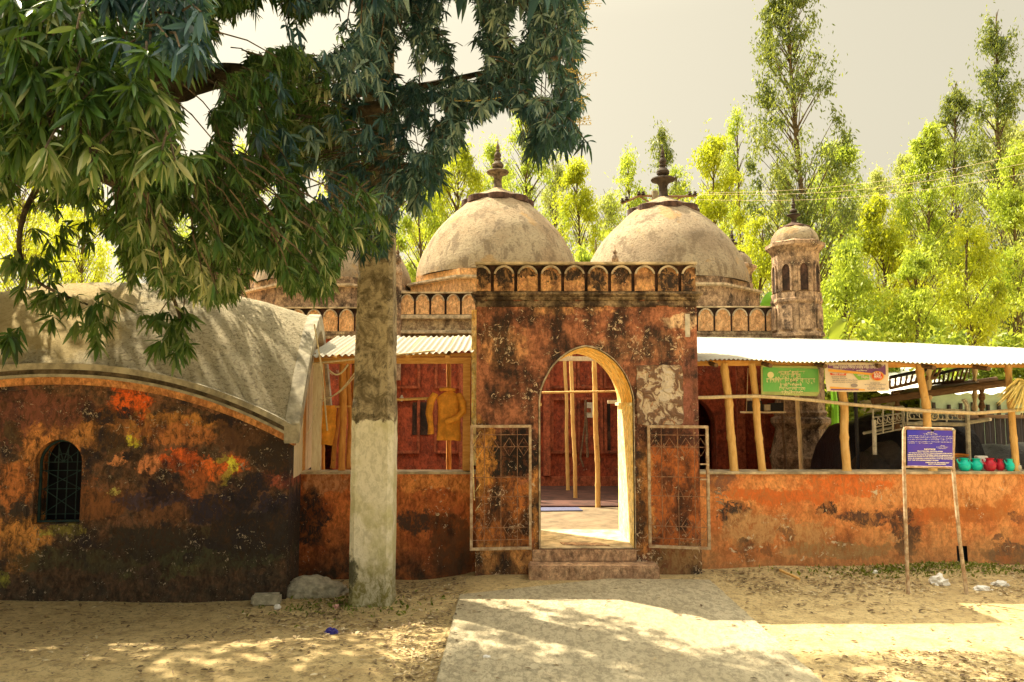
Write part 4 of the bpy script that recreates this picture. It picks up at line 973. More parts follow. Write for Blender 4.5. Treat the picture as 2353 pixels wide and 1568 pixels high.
# hanging shelf with books
shf = thing('hanging_shelf', at(1765, 940, 8.8), 'dark shelf of books hung on cords behind the two left bamboo posts', 'shelf')
def bx(px0, px1, py0, py1, Y0, Y1): return MB().box(xx(px0, Y0), xx(px1, Y0), Y0, Y1, zz(py1, Y0), zz(py0, Y0))
bx(1712, 1806, 946, 950, 8.8, 9.0).build('board', M['timber_pale'], shf)
for px in (1715, 1802):
    MB().tube([at(px, 946, 8.82), at(px+4, 846, 8.82)], .004, 5).build('cord', M['bamboo_pale'], shf)
rn = random.Random(3)
for i, (a, b, y0, y1) in enumerate(((1722, 1752, 922, 945), (1756, 1770, 930, 944), (1772, 1800, 926, 945), (1724, 1748, 915, 921))):
    q = bx(a, b, y0, y1, 8.83, 8.97); ang = rn.uniform(-.1, .1); c = at((a+b)/2, (y0+y1)/2, 8.9)
    q.xform(lambda p: c+Matrix.Rotation(ang*(1 if i < 3 else 0), 3, 'Y') @ (p-c))
    o = q.build('book_pile', M['tarp'] if i % 2 == 0 else M['paper'], None)
    tag(o, ['dark pile of books at the left end of the hanging shelf', 'pale tilted papers at the middle of the hanging shelf', 'dark pile of books at the right end of the hanging shelf', 'pale book lying on top of the left pile on the hanging shelf'][i], 'books')

# ------------------------------------------------------------------ lettering
def text(s, x0, x1, zc, h, y, mat, parent, name='lettering', bold=.012, slant=0.0):
    cu = bpy.data.curves.new('t', 'FONT'); cu.body = s; cu.size = 1; cu.offset = bold; cu.extrude = .0; cu.resolution_u = 2
    ob = bpy.data.objects.new('t', cu); col.objects.link(ob); bpy.context.view_layer.update()
    me = bpy.data.meshes.new_from_object(ob.evaluated_get(bpy.context.evaluated_depsgraph_get()))
    bpy.data.objects.remove(ob); bpy.data.curves.remove(cu)
    v = [q.co.copy() for q in me.vertices]; f = [tuple(p.vertices) for p in me.polygons]; bpy.data.meshes.remove(me)
    if not v: return ([], [])
    a, b = min(q.x for q in v), max(q.x for q in v); c, d = min(q.y for q in v), max(q.y for q in v)
    return ([(x0+(q.x-a)/(b-a)*(x1-x0), y, zc+((q.y-c)/(d-c)-.5)*h+slant*((q.x-a)/(b-a)-.5)) for q in v], f)
def letters(lines, mat, parent, tf=None, name='lettering', bold=.02):
    m = MB()
    for (s, x0, x1, zc, h, y) in lines:
        v, f = text(s, x0, x1, zc, h, y, None, None, bold=bold)
        if v: m.add(v, f)
    if tf: m.xform(tf)
    return m.build(name, mat, parent, fix=False)
def bn(s):   # glyphs are set one by one, so the vowel signs that stand before their letter go first
    out = []
    for ch in s:
        if ch in 'িেৈ' and out:
            k = len(out)-1
            while k >= 1 and out[k-1] == '্': k -= 2
            out.insert(max(k, 0), ch)
        else: out.append(ch)
    return ''.join(out)
# green board
SY = 7.22
gb_ = thing('green_signboard', at(1817, 875, SY), 'green signboard with yellow lettering and a round seal tied under the tin eave', 'sign')
bd = MB().prism([(xx(1750, SY), zz(907, SY)), (xx(1878, SY), zz(911, SY)), (xx(1884, SY), zz(902, SY)), (xx(1885, SY), zz(852, SY)), (xx(1879, SY), zz(842, SY)), (xx(1754, SY), zz(840, SY)), (xx(1751, SY), zz(843, SY))], SY, SY+.012)
bd.build('board', M['green_edge'], gb_)
MB().prism([(xx(1754, SY), zz(900, SY)), (xx(1881, SY), zz(901, SY)), (xx(1882, SY), zz(848, SY)), (xx(1755, SY), zz(844, SY))], SY-.004, SY-.001).build('panel', M['green_paint'], gb_)
MB().prism([(xx(1772, SY)+.031*math.cos(a), zz(862, SY)+.031*math.sin(a)) for a in np.linspace(0, 2*math.pi, 29)[:-1]], SY-.008, SY-.005).build('seal', M['yell_text'], gb_)
X_ = lambda q: xx(1748+q/2353*(220*.6917/1), SY)   # crop px -> x
Zg = lambda q: zz(830+q/1283*83, SY)
def XL(q): return xx((2520+q/10.695)*.6917, SY)
def ZL(q): return zz((1200+q/10.69)*.6917, SY)
GL = [('গণপ্রজাতন্ত্রী বাংলাদেশ সরকার', 660, 1680, 380, 100), ('ধর্ম বিষয়ক মন্ত্রণালয়', 790, 1535, 515, 110), ('মসজিদ ভিত্তিক শিশু ও গণশিক্ষা কার্যক্রম', 285, 2020, 690, 120), ('ইসলামিক ফাউন্ডেশন', 770, 1540, 830, 100), ('কিশোরগঞ্জ জেলা কার্যালয়', 740, 1685, 955, 95), ('পাকুন্দিয়া, কিশোরগঞ্জ', 775, 1570, 1090, 90)]
letters([(bn(s), XL(a), XL(b), ZL(z), h*.00062, SY-.0075) for s, a, b, z, h in GL], M['yell_text'], gb_, bold=.05)
# printed banner
BY = 7.12
bn_ = thing('printed_banner', at(1972, 868, BY), 'cream and purple printed vinyl banner with a round red badge beside the green signboard', 'banner')
def XB(q): return xx((2500+q/4.706)*.6917, BY)
def ZB(q): return zz((1180+q/4.706)*.6917, BY)
def curl(p):
    return Vector((p.x, p.y-.035*ss(XB(1260), XB(1150), p.x)*ss(ZB(400), ZB(570), p.z)-.006*math.sin(p.x*14), p.z))
def sheet(pts_x, ztop_, zbot, y, mat, name, nx=24, nz_=8):
    m = MB(); 
    def fn(u, v):
        x = XB(pts_x[0]+(pts_x[1]-pts_x[0])*u); a = ZB(zbot(pts_x[0]+(pts_x[1]-pts_x[0])*u)); b = ZB(ztop_(pts_x[0]+(pts_x[1]-pts_x[0])*u))
        return (x, y, a+(b-a)*v)
    m.grid(fn, nx, nz_); n = len(m.v)
    m.xform(curl); return m.build(name, mat, bn_, smooth=True, fix=False)
sheet((1150, 2140), lambda q: 118, lambda q: 568+8*math.sin(q/200), BY, M['vinyl'], 'banner_sheet')
sheet((1195, 2097), lambda q: 150, lambda q: 205+(q-1195)*.115, BY-.004, M['vinyl_purple'], 'banner_top_field')
sheet((1200, 1900), lambda q: 218+(q-1200)*.095, lambda q: 258+(q-1200)*.085, BY-.006, M['vinyl_orange'], 'banner_stripe')
sheet((1210, 1760), lambda q: 492+(q-1210)*.075, lambda q: 522+(q-1210)*.065, BY-.004, M['vinyl_orange'], 'banner_foot_stripe')
sheet((1225, 1660), lambda q: 528, lambda q: 552, BY-.004, M['vinyl_purple'], 'banner_foot_field')
def flat(pts, mat, name, y): 
    m = MB().prism([(XB(a), ZB(b)) for a, b in pts], y, y+.0015); m.xform(curl); return m.build(name, mat, bn_)
flat([(1222, 280), (1480, 288), (1462, 304), (1476, 320), (1232, 314)], M['vinyl_red'], 'banner_ribbon', BY-.008)
flat([(1575, 290), (1830, 318), (1842, 382), (1660, 390)], M['vinyl_green'], 'banner_green_tag', BY-.008)
flat([(1968+100*math.cos(a), 328+76*math.sin(a)) for a in np.linspace(0, 2*math.pi, 33)[:-1]], M['vinyl_orange'], 'banner_badge', BY-.009)
flat([(1964+84*math.cos(a), 330+63*math.sin(a)) for a in np.linspace(0, 2*math.pi, 33)[:-1]], M['vinyl_red'], 'banner_badge_disc', BY-.011)
flat([(1590+56*math.cos(a), 475+28*math.sin(a)) for a in np.linspace(0, 2*math.pi, 25)[:-1]], M['grey_text'], 'banner_emblem', BY-.008)
bl_ = lambda L2, mat, nm, bold=.02: letters([(bn(s), XB(a), XB(b), ZB(z), h*.0013, BY-.0145) for s, a, b, z, h in L2], mat, bn_, tf=curl, name=nm, bold=bold)
bl_([('ইসলামিক ফাউন্ডেশন পরিচালিত মসজিদভিত্তিক শিশু ও গণশিক্ষা', 1205, 2070, 160, 26), ('সহজ কুরআন শিক্ষা কেন্দ্র ভর্তি চলিতেছে', 1270, 2000, 196, 30), ('পাকুন্দিয়া', 1620, 1800, 245, 14), ('ভর্তি চলছে', 1255, 1440, 300, 20), ('৬১০', 1905, 2010, 302, 40), ('টাকা মাত্র', 1905, 2025, 352, 26)], M['cream_text'], 'banner_white_lettering')
bl_([('কুরআন শিক্ষা', 1240, 1460, 342, 14), ('নামাজ শিক্ষা', 1250, 1480, 369, 14), ('প্রাথমিক বাংলা ও গণিত শিক্ষা', 1250, 1640, 398, 15), ('বয়স্কদের জন্য কুরআন শিক্ষা', 1250, 1640, 428, 15), ('যোগাযোগ', 1840, 2000, 438, 14), ('শাহ মাহমুদ মসজিদ, এগারসিন্দুর', 1745, 2080, 463, 14), ('পাকুন্দিয়া, কিশোরগঞ্জ', 1820, 2020, 488, 12), ('মোবাইল ০১৭০০', 1790, 2070, 516, 16), ('সকাল ৭টা', 1800, 2060, 534, 12)], M['grey_text'], 'banner_dark_lettering')
bl_([('আসুন', 1640, 1750, 322, 20), ('শিখি', 1700, 1820, 352, 20)], M['vinyl'], 'banner_tag_lettering')

# blue notice board on legs
f0, f1 = gp(2087, 1366, 0), gp(2222, 1366, 0); BY2 = f0.y
bs = thing('notice_board', ((f0.x+f1.x)/2, BY2, 0), 'blue enamel notice board with white lettering on two thin leaning iron legs', 'sign')
T = lambda px, py: at(px, py, BY2+.05*ss(1366, 983, py))
lg = MB(); lg.tube([T(2087, 1372), T(2081, 1200), T(2077, 1075), T(2077, 990), T(2080, 984)], .0155, 8); lg.build('leg', M['iron'], bs, smooth=True)
lg = MB(); lg.tube([T(2222, 1374), T(2205, 1240), T(2192, 1100), T(2189, 1060), T(2191, 988)], .0155, 8); lg.build('leg', M['iron'], bs, smooth=True)
fr2 = MB(); a, b, c, d = T(2080, 984), T(2190, 987), T(2189, 1075), T(2079, 1073)
fr2.tube([a, b], .013, 8); fr2.build('top_rail', M['iron'], bs, smooth=True)
fr2 = MB(); fr2.tube([d, c], .010, 8); fr2.build('bottom_rail', M['iron'], bs, smooth=True)
lp, rp_, tp, bp_ = 2084, 2187, 988, 1071
pa, pb, pc, pd = [T(*q)+Vector((0, -.012, 0)) for q in ((lp, bp_-1), (rp_, bp_+1), (rp_, tp+2), (lp-1, tp))]
bo = MB(); vv_ = [pa, pb, pc, pd]; bo.add(vv_+[q+Vector((0, .006, 0)) for q in vv_], [(0, 1, 2, 3), (7, 6, 5, 4), (0, 4, 5, 1), (1, 5, 6, 2), (2, 6, 7, 3), (3, 7, 4, 0)])
bo.build('board', M['blue_board'], bs)
o0 = pd; ex_ = pc-pd; ez_ = pa-pd
def bt(p): return o0+ex_*p.x+ez_*(-p.z)+Vector((0, -.004, 0))
def U(q): return (q-165)/(1455-165)
def Vv(q, x): return -((q-205-(x*.03*1100*.0))/(1290-205))
rows = [('নোটিশ', 725, 915, 262, 46), ('সংরক্ষিত পুরাকীর্তি', 600, 1025, 325, 50),
 ('এই পুরাকীর্তিটি কোন ব্যক্তি ধ্বংস ভাঙ্গা বিনষ্ট পরিবর্তন ক্ষতিসাধন বা', 200, 1455, 385, 42), ('বিকৃত অথবা ইহাতে কোন কিছু লেখা খোদাই চিহ্ন বা স্বাক্ষর করিলে তিনি', 165, 1440, 438, 42), ('১৯৬৮ সালের পুরাকীর্তি আইনের ১৯ ধারা অনুযায়ী সর্বাধিক এক বছর', 165, 1425, 492, 42), ('কারাদণ্ড অথবা অর্থদণ্ডে অথবা উভয় দণ্ডে দণ্ডনীয় হইবেন', 165, 1430, 560, 40), ('বাংলাদেশ সরকারের আদেশক্রমে', 165, 915, 608, 40),
 ('পরিচালক', 1085, 1220, 680, 36), ('প্রত্নতত্ত্ব অধিদপ্তর', 965, 1325, 722, 34), ('বাংলাদেশ', 1000, 1285, 760, 30),
 ('NOTICE', 635, 950, 796, 50), ('PROTECTED ANTIQUITIES', 435, 1160, 862, 40),
 ('NO PERSON SHALL DESTROY BREAK DAMAGE ALTER INJURE', 195, 1420, 920, 38), ('DEFACE OR MUTILATE OR SCRIBBLE WRITE OR ENGRAVE ANY', 165, 1425, 975, 38), ('INSCRIPTION OR SIGN ON THIS ANTIQUITY WHOEVER CONTRAVENES', 165, 1460, 1030, 36), ('SHALL BE PUNISHABLE UNDER SECTION 19 OF THE ANTIQUITIES', 165, 1440, 1085, 36), ('ACT 1968 WITH IMPRISONMENT OR FINE', 165, 1030, 1140, 36), ('DIRECTOR OF ARCHAEOLOGY', 665, 1340, 1205, 36), ('GOVT OF BANGLADESH', 740, 1240, 1255, 34)]
m = MB()
for s, a, b, z, h in rows:
    v, f = text(bn(s), U(a), U(b), -(z-205)/1110, h/1110, 0, None, None, bold=.055); m.add(v, f)
m.xform(lambda p: bt(Vector((p.x, 0, p.z+.0)))); m.build('lettering', M['cream_text'], bs, fix=False)
for q in ((2140, 989), (2188, 988)):
    bm2 = MB(); c = T(*q)+Vector((0, -.02, 0)); bm2.lathe([(.001, -.01), (.009, -.007), (.011, 0), (.009, .007), (.001, .01)], c, 10); bm2.build('bolt', M['dark'] if q[0] == 2140 else M['steel'], bs, smooth=True)

# ------------------------------------------------------------------ pots on the wall
def pot(px0, px1, py0, Y, mat, label, group=None):
    x0, x1 = xx(px0, Y), xx(px1, Y); r = (x1-x0)/2; z0 = ctop; h = zz(py0, Y)-z0
    o = thing('water_pot', ((x0+x1)/2, Y, z0), label, 'pot', group); c = ((x0+x1)/2, Y, z0)
    b = MB(); b.lathe([(r*.55, 0), (r*.9, h*.18), (r, h*.4), (r*.92, h*.6), (r*.6, h*.78), (r*.55, h*.86), (r*.74, h), (r*.66, h*.985), (r*.5, h*.86), (r*.4, h*.6)], c, 24)
    b.build('bowl', mat, o, smooth=True)
    sp = MB(); a = Vector(c)+Vector((-r*.8, -.01, h*.5)); sp.tube([a, a+Vector((-r*.45, 0, h*.2)), a+Vector((-r*.6, 0, h*.42))], [r*.2, r*.13, r*.1], 8); sp.build('spout', mat, o, smooth=True)
gp_ = 'plastic water pots standing on the wall'
pot(2196, 2222, 1053, 7.27, M['teal'], 'bright teal plastic pot next to the blue notice board', gp_)
pot(2224, 2249, 1054, 7.30, M['teal'], 'bright teal plastic pot in front of the white block on the wall', gp_)
pot(2254, 2280, 1053, 7.26, M['redp'], 'glossy red plastic pot on the wall right of the white block', gp_)
pot(2281, 2299, 1055, 7.30, M['redp'], 'smaller red plastic pot squeezed against the last teal pot', gp_)
pot(2303, 2322, 1055, 7.26, M['teal'], 'green-teal straight plastic pot at the right end of the row', gp_)
wbx = MB().box(xx(2238, 7.36), xx(2262, 7.36), 7.34, 7.41, ctop, zz(1048, 7.36)); tag(wbx.build('white_block', M['white'], None, bevel=.006), 'small white block standing behind the teal and red pots', 'block')
for i, q in enumerate((1043, 1051)):
    t2 = MB().lathe([(.05, 0), (.085, .0), (.10, .022), (.097, .024), (.08, .006), (.02, .006)], (xx(2196, 7.55), 7.55, zz(q+6, 7.55)-.0), 24)
    tag(t2.build('tray', M['tray'] if i == 0 else M['paper'], None, smooth=True), 'upper orange round tray behind the notice board' if i == 0 else 'lower pale round tray under the orange tray', 'tray')
tbx = MB().box(xx(2175, 7.55)-.02, xx(2225, 7.55), 7.42, 7.7, .4, zz(1057, 7.55)); tag(tbx.build('low_bench', M['timber_brown'], None, bevel=.01), 'brown bench top behind the wall carrying the round trays', 'bench')
jug = MB().lathe([(.02, 0), (.028, .02), (.026, .05), (.012, .062), (.015, .075)], (xx(2332, 7.26), 7.26, ctop), 14); tag(jug.build('steel_jug', M['steel'], None, smooth=True), 'tiny steel jug at the foot of the rightmost bamboo post', 'jug')

# ------------------------------------------------------------------ stored things behind the right wall
def heap(name, px0, px1, pyt, Y, depth, mat, label, cat, seed, zb=.0, top=None):
    x0, x1 = xx(px0, Y), xx(px1, Y); m = MB()
    def fn(u, v):
        x = x0+(x1-x0)*u; a = math.pi*v
        prof = top(u) if top else (math.sin(math.pi*min(max(u, .02), .98))**.35)
        h = (zz(pyt, Y)-zb)*prof
        y = Y-math.cos(a)*depth; z = zb+h*math.sin(a)**.6
        return (x+.05*nz(u*5+seed, v*4), y+.10*nz(u*6, v*5, seed), z+.05*nz(u*8, v*6, seed+3)*math.sin(a))
    m.grid(fn, 44, 24); return tag(m.build(name, mat, None, smooth=True, fix=False), label, cat)
tk = lambda pts: (lambda u: np.interp(u, [p[0] for p in pts], [p[1] for p in pts]))
heap('tarpaulin_heap', 1893, 2185, 948, 9.4, .7, M['tarp'], 'black tarpaulin draped over stored goods behind the right wall', 'tarpaulin', 1, .1, tk([(0, .45), (.03, .78), (.1, .9), (.35, .98), (.6, 1.0), (1, .96)]))
heap('tarpaulin_heap', 1952, 2085, 1010, 8.3, .45, M['tarp_grey'], 'low grey tarpaulin mound in front of the black one', 'tarpaulin', 5, .1, tk([(0, .6), (.2, .85), (.6, 1), (1, .8)]))
heap('tarpaulin_heap', 2215, 2480, 1012, 9.2, .8, M['tarp_grey'], 'flat grey tarpaulin behind the pots at the right edge', 'tarpaulin', 9, .1, tk([(0, .8), (.2, .95), (1, 1)]))
# dark panel fence
dfc = thing('dark_fence', (7.2, 10.6, 0), 'dark vertical-slat fence standing behind the pots at right', 'fence')
fm_ = MB(); x = xx(2165, 10.6)
i = 0
while x < 9.6:
    w_ = .075; top = zz(952, 10.6)+.05*nz(x*3)-.02*(i % 3); fm_.box(x, x+w_-.012, 10.6+.01*(i % 2), 10.62+.01*(i % 2), 0, top); x += w_; i += 1
fm_.build('slats', M['thatch_dark'], dfc)
for z in (.9, 1.35): MB().box(xx(2165, 10.6), 9.6, 10.56, 10.597, z, z+.05).build('cross_rail', M['timber_brown'], dfc)
# tin shed beyond
shd = thing('tin_shed', (10, 15, 0), 'pale shed with white sheet roof and teal wall beyond the dark fence', 'shed')
MB().box(xx(2120, 14.5), 17, 14.5, 14.6, 0, zz(902, 14.5)).build('wall', M['teal_wall'], shd)
m = MB(); 
m.grid(lambda u, v: (xx(2020, 14.3)+u*(17-xx(2020, 14.3)), 14.2+2.2*v, zz(905, 14.2)+(zz(838, 16.4)-zz(905, 14.2))*v+.02*math.sin(u*200)), 200, 2); m.build('roof', M['white_sheet'], shd, smooth=True, fix=False)
MB().box(xx(2020, 14.3), 17, 16.35, 16.45, 0, zz(838, 16.4)-.03).build('rear_wall', M['white_sheet'], shd)
for px in (2150, 2185, 2212, 2240, 2275, 2300, 2330):
    m = MB(); a = at(px, 955, 14.4); m.box(a.x-.02, a.x+.02, 14.42, 14.48, .2, zz(905+(px % 30), 14.4)); m.build('wall_batten', M['thatch_dark'], shd)
wsh = thing('white_building', (6.3, 16, 0), 'whitewashed building glimpsed between the mosque turret and the banner', 'building')
MB().box(xx(1905, 16), xx(2075, 16), 16, 18, 0, zz(880, 16)).build('wall', M['white_sheet'], wsh)
m = MB(); m.prism([(xx(1900, 15.9), zz(930, 15.9)), (xx(2040, 15.9), zz(912, 15.9)), (xx(2040, 15.9), zz(940, 15.9)), (xx(1900, 15.9), zz(960, 15.9))], 15.6, 15.98); m.build('sloping_sheet', M['tin'], wsh)
MB().box(xx(1932, 16), xx(1950, 16), 15.96, 15.99, zz(975, 16), zz(940, 16)).build('window', M['vinyl_green'], wsh)

def cot(name, label, cat, pts_long, legs, Y0, Y1, zt, zb, mats, bal, handles, seed=1, x0=0, x1=1, tilt=0.0):
    pass
# wooden cot with railed sides
wc_ = thing('wooden_cot', at(2160, 905, 8.9), 'old wooden cot with railed sides and long carrying poles behind the bamboo posts', 'cot')
def seg(a, b, r, mat, name, n=7, flat=None):
    m = MB(); m.tube([a, b], r, n); return m.build(name, mat, wc_, smooth=True)
ya, yb = 8.3, 9.6
seg(at(2005, 922, ya), at(2312, 880, ya), .042, M['timber_brown'], 'carrying_pole'); seg(at(2050, 905, yb), at(2290, 872, yb), .036, M['timber_brown'], 'carrying_pole')
dk = MB(); A_, B_, C_, D_ = at(2060, 908, ya), at(2235, 884, ya), at(2250, 876, yb), at(2085, 893, yb)
dk.add([A_, B_, C_, D_]+[q-Vector((0, 0, .04)) for q in (A_, B_, C_, D_)], [(0, 1, 2, 3), (7, 6, 5, 4), (0, 4, 5, 1), (1, 5, 6, 2), (2, 6, 7, 3), (3, 7, 4, 0)]); dk.build('bed_deck', M['timber_brown'], wc_)
for (p0, p1, q0, q1, Y, n) in (((2045, 893), (2150, 868), (2045, 868), (2165, 842), ya, 9), ((2128, 884), (2215, 874), (2128, 866), (2225, 843), yb, 9)):
    a0, a1, b0, b1 = at(*p0, Y), at(*p1, Y), at(*q0, Y), at(*q1, Y)
    seg(b0, b1, .020, M['tarp'], 'top_rail'); seg(a0, a1, .018, M['timber_brown'], 'lower_rail')
    for i in range(n+1):
        t = i/n; p = a0.lerp(a1, t); q = b0.lerp(b1, t); m = MB(); k = 9
        m.tube([p.lerp(q, j/k) for j in range(k+1)], [.009+.006*abs(math.sin(j/k*math.pi*2.5)) for j in range(k+1)], 6); m.build('baluster', M['timber_brown'], wc_, smooth=True)
for px, py0, py1, Y in ((2062, 905, 990, ya), (2134, 842, 950, ya), (2240, 842, 945, yb), (2256, 884, 960, ya)):
    m = MB(); a, b = at(px, py1, Y), at(px, py0, Y); m.tube([a.lerp(b, j/12) for j in range(13)], [.028+.010*math.sin(j*1.9) for j in range(13)], 10); m.build('leg', M['bamboo_pale'] if py0 < 850 else M['timber_brown'], wc_, smooth=True)
# steel cot
sc_ = thing('steel_cot', at(2120, 1000, 8.0), 'pale steel cot frame with scrolled side panels and carrying bars above the tarpaulin', 'cot')
def ss_(pts, r, name, mat='steel'): m = MB(); m.tube(pts, r, 7); return m.build(name, M[mat], sc_, smooth=True)
Yn, Yf = 7.85, 8.9
ss_([at(2010, 1045, Yn), at(2008, 965, Yn)], .022, 'leg'); ss_([at(2078, 1010, Yf), at(2074, 935, Yf)], .018, 'leg'); ss_([at(2226, 1060, Yn), at(2222, 932, Yn), at(2214, 918, Yn), at(2219, 925, Yn)], .024, 'leg')
ss_([at(1985, 996, Yn+.3), at(2125, 968, Yf)], .016, 'carrying_bar'); ss_([at(2222, 972, Yn), at(2272, 964, Yn)], .022, 'carrying_bar'); ss_([at(2082, 974, Yn), at(2222, 976, Yn)], .022, 'side_bar')
m = MB().lathe([(.001, -.02), (.02, -.014), (.024, 0), (.02, .014), (.001, .02)], at(2273, 964, Yn), 12); m.build('bar_end', M['white'], sc_, smooth=True)
def panel(px0, px1, y0a, y1a, y0b, y1b, Y, scroll):
    m = MB(); P_ = lambda u, v: at(px0+(px1-px0)*u, (y0a+(y0b-y0a)*u)*(1-v)+(y1a+(y1b-y1a)*u)*v, Y)
    for u in (0, .33, .66, 1): m.tube([P_(u, 0), P_(u, 1)], .010, 6)
    for v in (0, .3, .7, 1): m.tube([P_(0, v), P_(1, v)], .008, 6)
    for k in range(6):
        u = .08+.16*k; c = P_(u, .5); m.tube([c+Vector((.05*math.cos(t)*(1-t/9), -.01, .06*math.sin(t)*(1-t/9))) for t in np.linspace(0, 7, 16)], .0055, 5)
    m.build('scroll_panel', M['steel'], sc_, smooth=True)
panel(2006, 2075, 942, 1000, 934, 985, Yn+.1, 1); panel(2085, 2222, 938, 974, 943, 974, Yn+.02, 1)
em = MB(); c = at(2146, 955, Yn-.03); em.tube([c+Vector((.045*math.cos(t), 0, .05*math.sin(t))) for t in np.linspace(0, 2*math.pi, 20)], .008, 6); em.tube([c+Vector((-.02, 0, -.02)), c+Vector((0, 0, .03)), c+Vector((.02, 0, -.02)), c+Vector((-.02, 0, -.02))], .007, 6); em.build('emblem', M['rope'], sc_, smooth=True)
# dry palm broom
br = thing('palm_broom', at(2345, 900, 7.15), 'dry yellow palm leaf hanging from the eave at the right edge', 'palm leaf')
m = MB(); hd_ = at(2372, 878, 7.15); rn = random.Random(8)
for i in range(150):
    a = rn.uniform(0, 1); tgt = at(2285+a*140, 915+75*abs(a-.1)**.8+rn.uniform(-15, 15), 7.15+rn.uniform(-.12, .12)); mid = hd_.lerp(tgt, .45)+Vector((0, 0, .05+.05*rn.random()))
    sd = Vector((rn.uniform(-.3, .3), 1, 0)).cross((tgt-mid)).normalized()*.011
    m.add([hd_-sd*.4, hd_+sd*.4, mid+sd, mid-sd, tgt], [(0, 1, 2, 3), (3, 2, 4)])
m.build('leaf_blades', M['straw'], br, fix=False); MB().tube([hd_, hd_+Vector((.05, 0, .2))], .012, 7).build('stalk', M['bamboo'], br)

# ------------------------------------------------------------------ tall post in front
pb = gp(855, 1382, -.09); PYY = pb.y
pz0, pz1 = -.25, zz(90, PYY)
pl = MB(); n = 60
def oct_(w_): c = w_*.24; return [(-w_+c, -w_), (w_-c, -w_), (w_, -w_+c), (w_, w_-c), (w_-c, w_), (-w_+c, w_), (-w_, w_-c), (-w_, -w_+c)]
pole = thing('utility_pole', (pb.x, PYY, -.09), 'tall mottled concrete pole with a whitewashed lower half rising into the mango leaves', 'pole')
W = lambda px0, px1: (px1-px0)/F*PYY/2
for i in range(n+1):
    t = i/n; z = pz0+(pz1-pz0)*t; py = 1382+(90-1382)*((z+.09)/(pz1+.09))
    w_ = np.interp(py, [90, 590, 935, 950, 1382], [W(838, 904), W(829, 907), W(819, 909), W(815, 909.5), W(808, 903)])
    cxp = xx(np.interp(py, [90, 590, 950, 1382], [871, 868, 862, 855.5]), PYY, py)
    pl.v += [(cxp+q[0]*1.0, PYY+q[1]*.8, z) for q in oct_(w_)]
pl.f = [(8*i+k, 8*i+(k+1) % 8, 8*i+8+(k+1) % 8, 8*i+8+k) for i in range(n) for k in range(8)]+[(7, 6, 5, 4, 3, 2, 1, 0), tuple(8*n+k for k in range(8))]
rough(pl, .006, 9).build('shaft', M['pole'], pole, bevel=0)
wr = MB(); wr.tube([(pb.x-.02, PYY-.12, zz(560, PYY)), (pb.x+.13, PYY-.1, zz(575, PYY))], .006, 5); wr.build('wire_tie', M['timber_brown'], pole)

# far electricity pole with cross-arm
ep = thing('electricity_pole', (xx(1512, 20), 20, 0), 'far electricity pole whose V-shaped cross-arm shows behind the right dome finial', 'pole')
MB().tube([(xx(1512, 20), 20, 0), (xx(1512, 20), 20, zz(440, 20))], [.14, .09], 8).build('shaft', M['concrete_grey'], ep)
m = MB(); m.tube([at(1428, 468, 20), at(1470, 450, 20), at(1560, 452, 20), at(1600, 450, 20)], .035, 6); m.build('cross_arm', M['timber_brown'], ep)
m = MB(); m.tube([at(1500, 470, 20), at(1470, 452, 20)], .025, 6); m.tube([at(1530, 472, 20), at(1568, 452, 20)], .025, 6); m.build('brace', M['timber_brown'], ep)
for px, py in ((1430, 462), (1440, 458), (1468, 446), (1478, 446), (1585, 446), (1597, 446)):
    MB().lathe([(.02, -.06), (.07, -.05), (.03, -.02), (.07, 0), (.03, .03), (.05, .06), (.01, .08)], at(px, py, 20), 10).build('insulator', M['insulator'], ep, smooth=True)
for i, (py, ex2, ey2) in enumerate(((444, 2500, 318), (447, 2500, 345), (458, 2500, 372))):
    m = MB(); a, b = at(1600 if i < 2 else 1570, py, 20), at(ex2, ey2, 16); m.tube(hang(a, b, .35, 24), .0035, 4)
    tag(m.build('power_line', M['rope'], None), ['topmost thin power line crossing the trees at right', 'middle thin power line crossing the trees at right', 'lowest thin power line crossing the trees at right'][i], 'wire', 'power lines from the far pole')

# ------------------------------------------------------------------ stones and litter on the ground
def rock(name, c, dx, dy, dz, seed, mat, label, cat, sub=3, rot=0, flat=False):
    bm = bmesh.new(); bmesh.ops.create_icosphere(bm, subdivisions=sub, radius=1)
    for v in bm.verts:
        p = v.co; k = 1+.25*nz(p.x*1.6+seed, p.y*1.6, p.z*1.6)+.10*nz(p.x*4, p.y*4+seed, p.z*4)+.06*nz(p.x*11, p.y*11+seed, p.z*11)
        q = Vector((p.x*dx, p.y*dy, max(p.z, -.5)*dz))*k; q.rotate(Matrix.Rotation(rot, 3, 'Z')); v.co = q
    me = bpy.data.meshes.new(name); bm.to_mesh(me); bm.free(); me.materials.append(mat)
    me.polygons.foreach_set('use_smooth', [True]*len(me.polygons))
    o = bpy.data.objects.new(name, me); col.objects.link(o); o.location = c; return tag(o, label, cat)
c = gp(709, 1374, -.1); rock('boulder', (c.x, c.y+.12, -.085), .28, .16, .128, 4, M['stone'], 'large rough pale stone lying between the dark hut wall and the tall pole', 'stone', 5)
bk = MB(); c = gp(607, 1394, -.1); bk.box(-.12, .12, -.06, .06, 0, .088); rough(bk, .012, 9); bk.xform(lambda p: Matrix.Rotation(.12, 3, 'Z') @ p)
o = bk.build('stone_block', M['stone'], None, bevel=.018, smooth=True); o.location = (c.x, c.y+.06, gz(c.x, c.y)-.005); tag(o, 'squared pale block on the ground left of the large stone', 'stone')
c = gp(640, 1398, -.1); rock('litter_scrap', (c.x, c.y-.03, gz(c.x, c.y)+.015), .03, .03, .025, 6, M['white'], 'white scrap beside the right corner of the squared block', 'litter', 2)
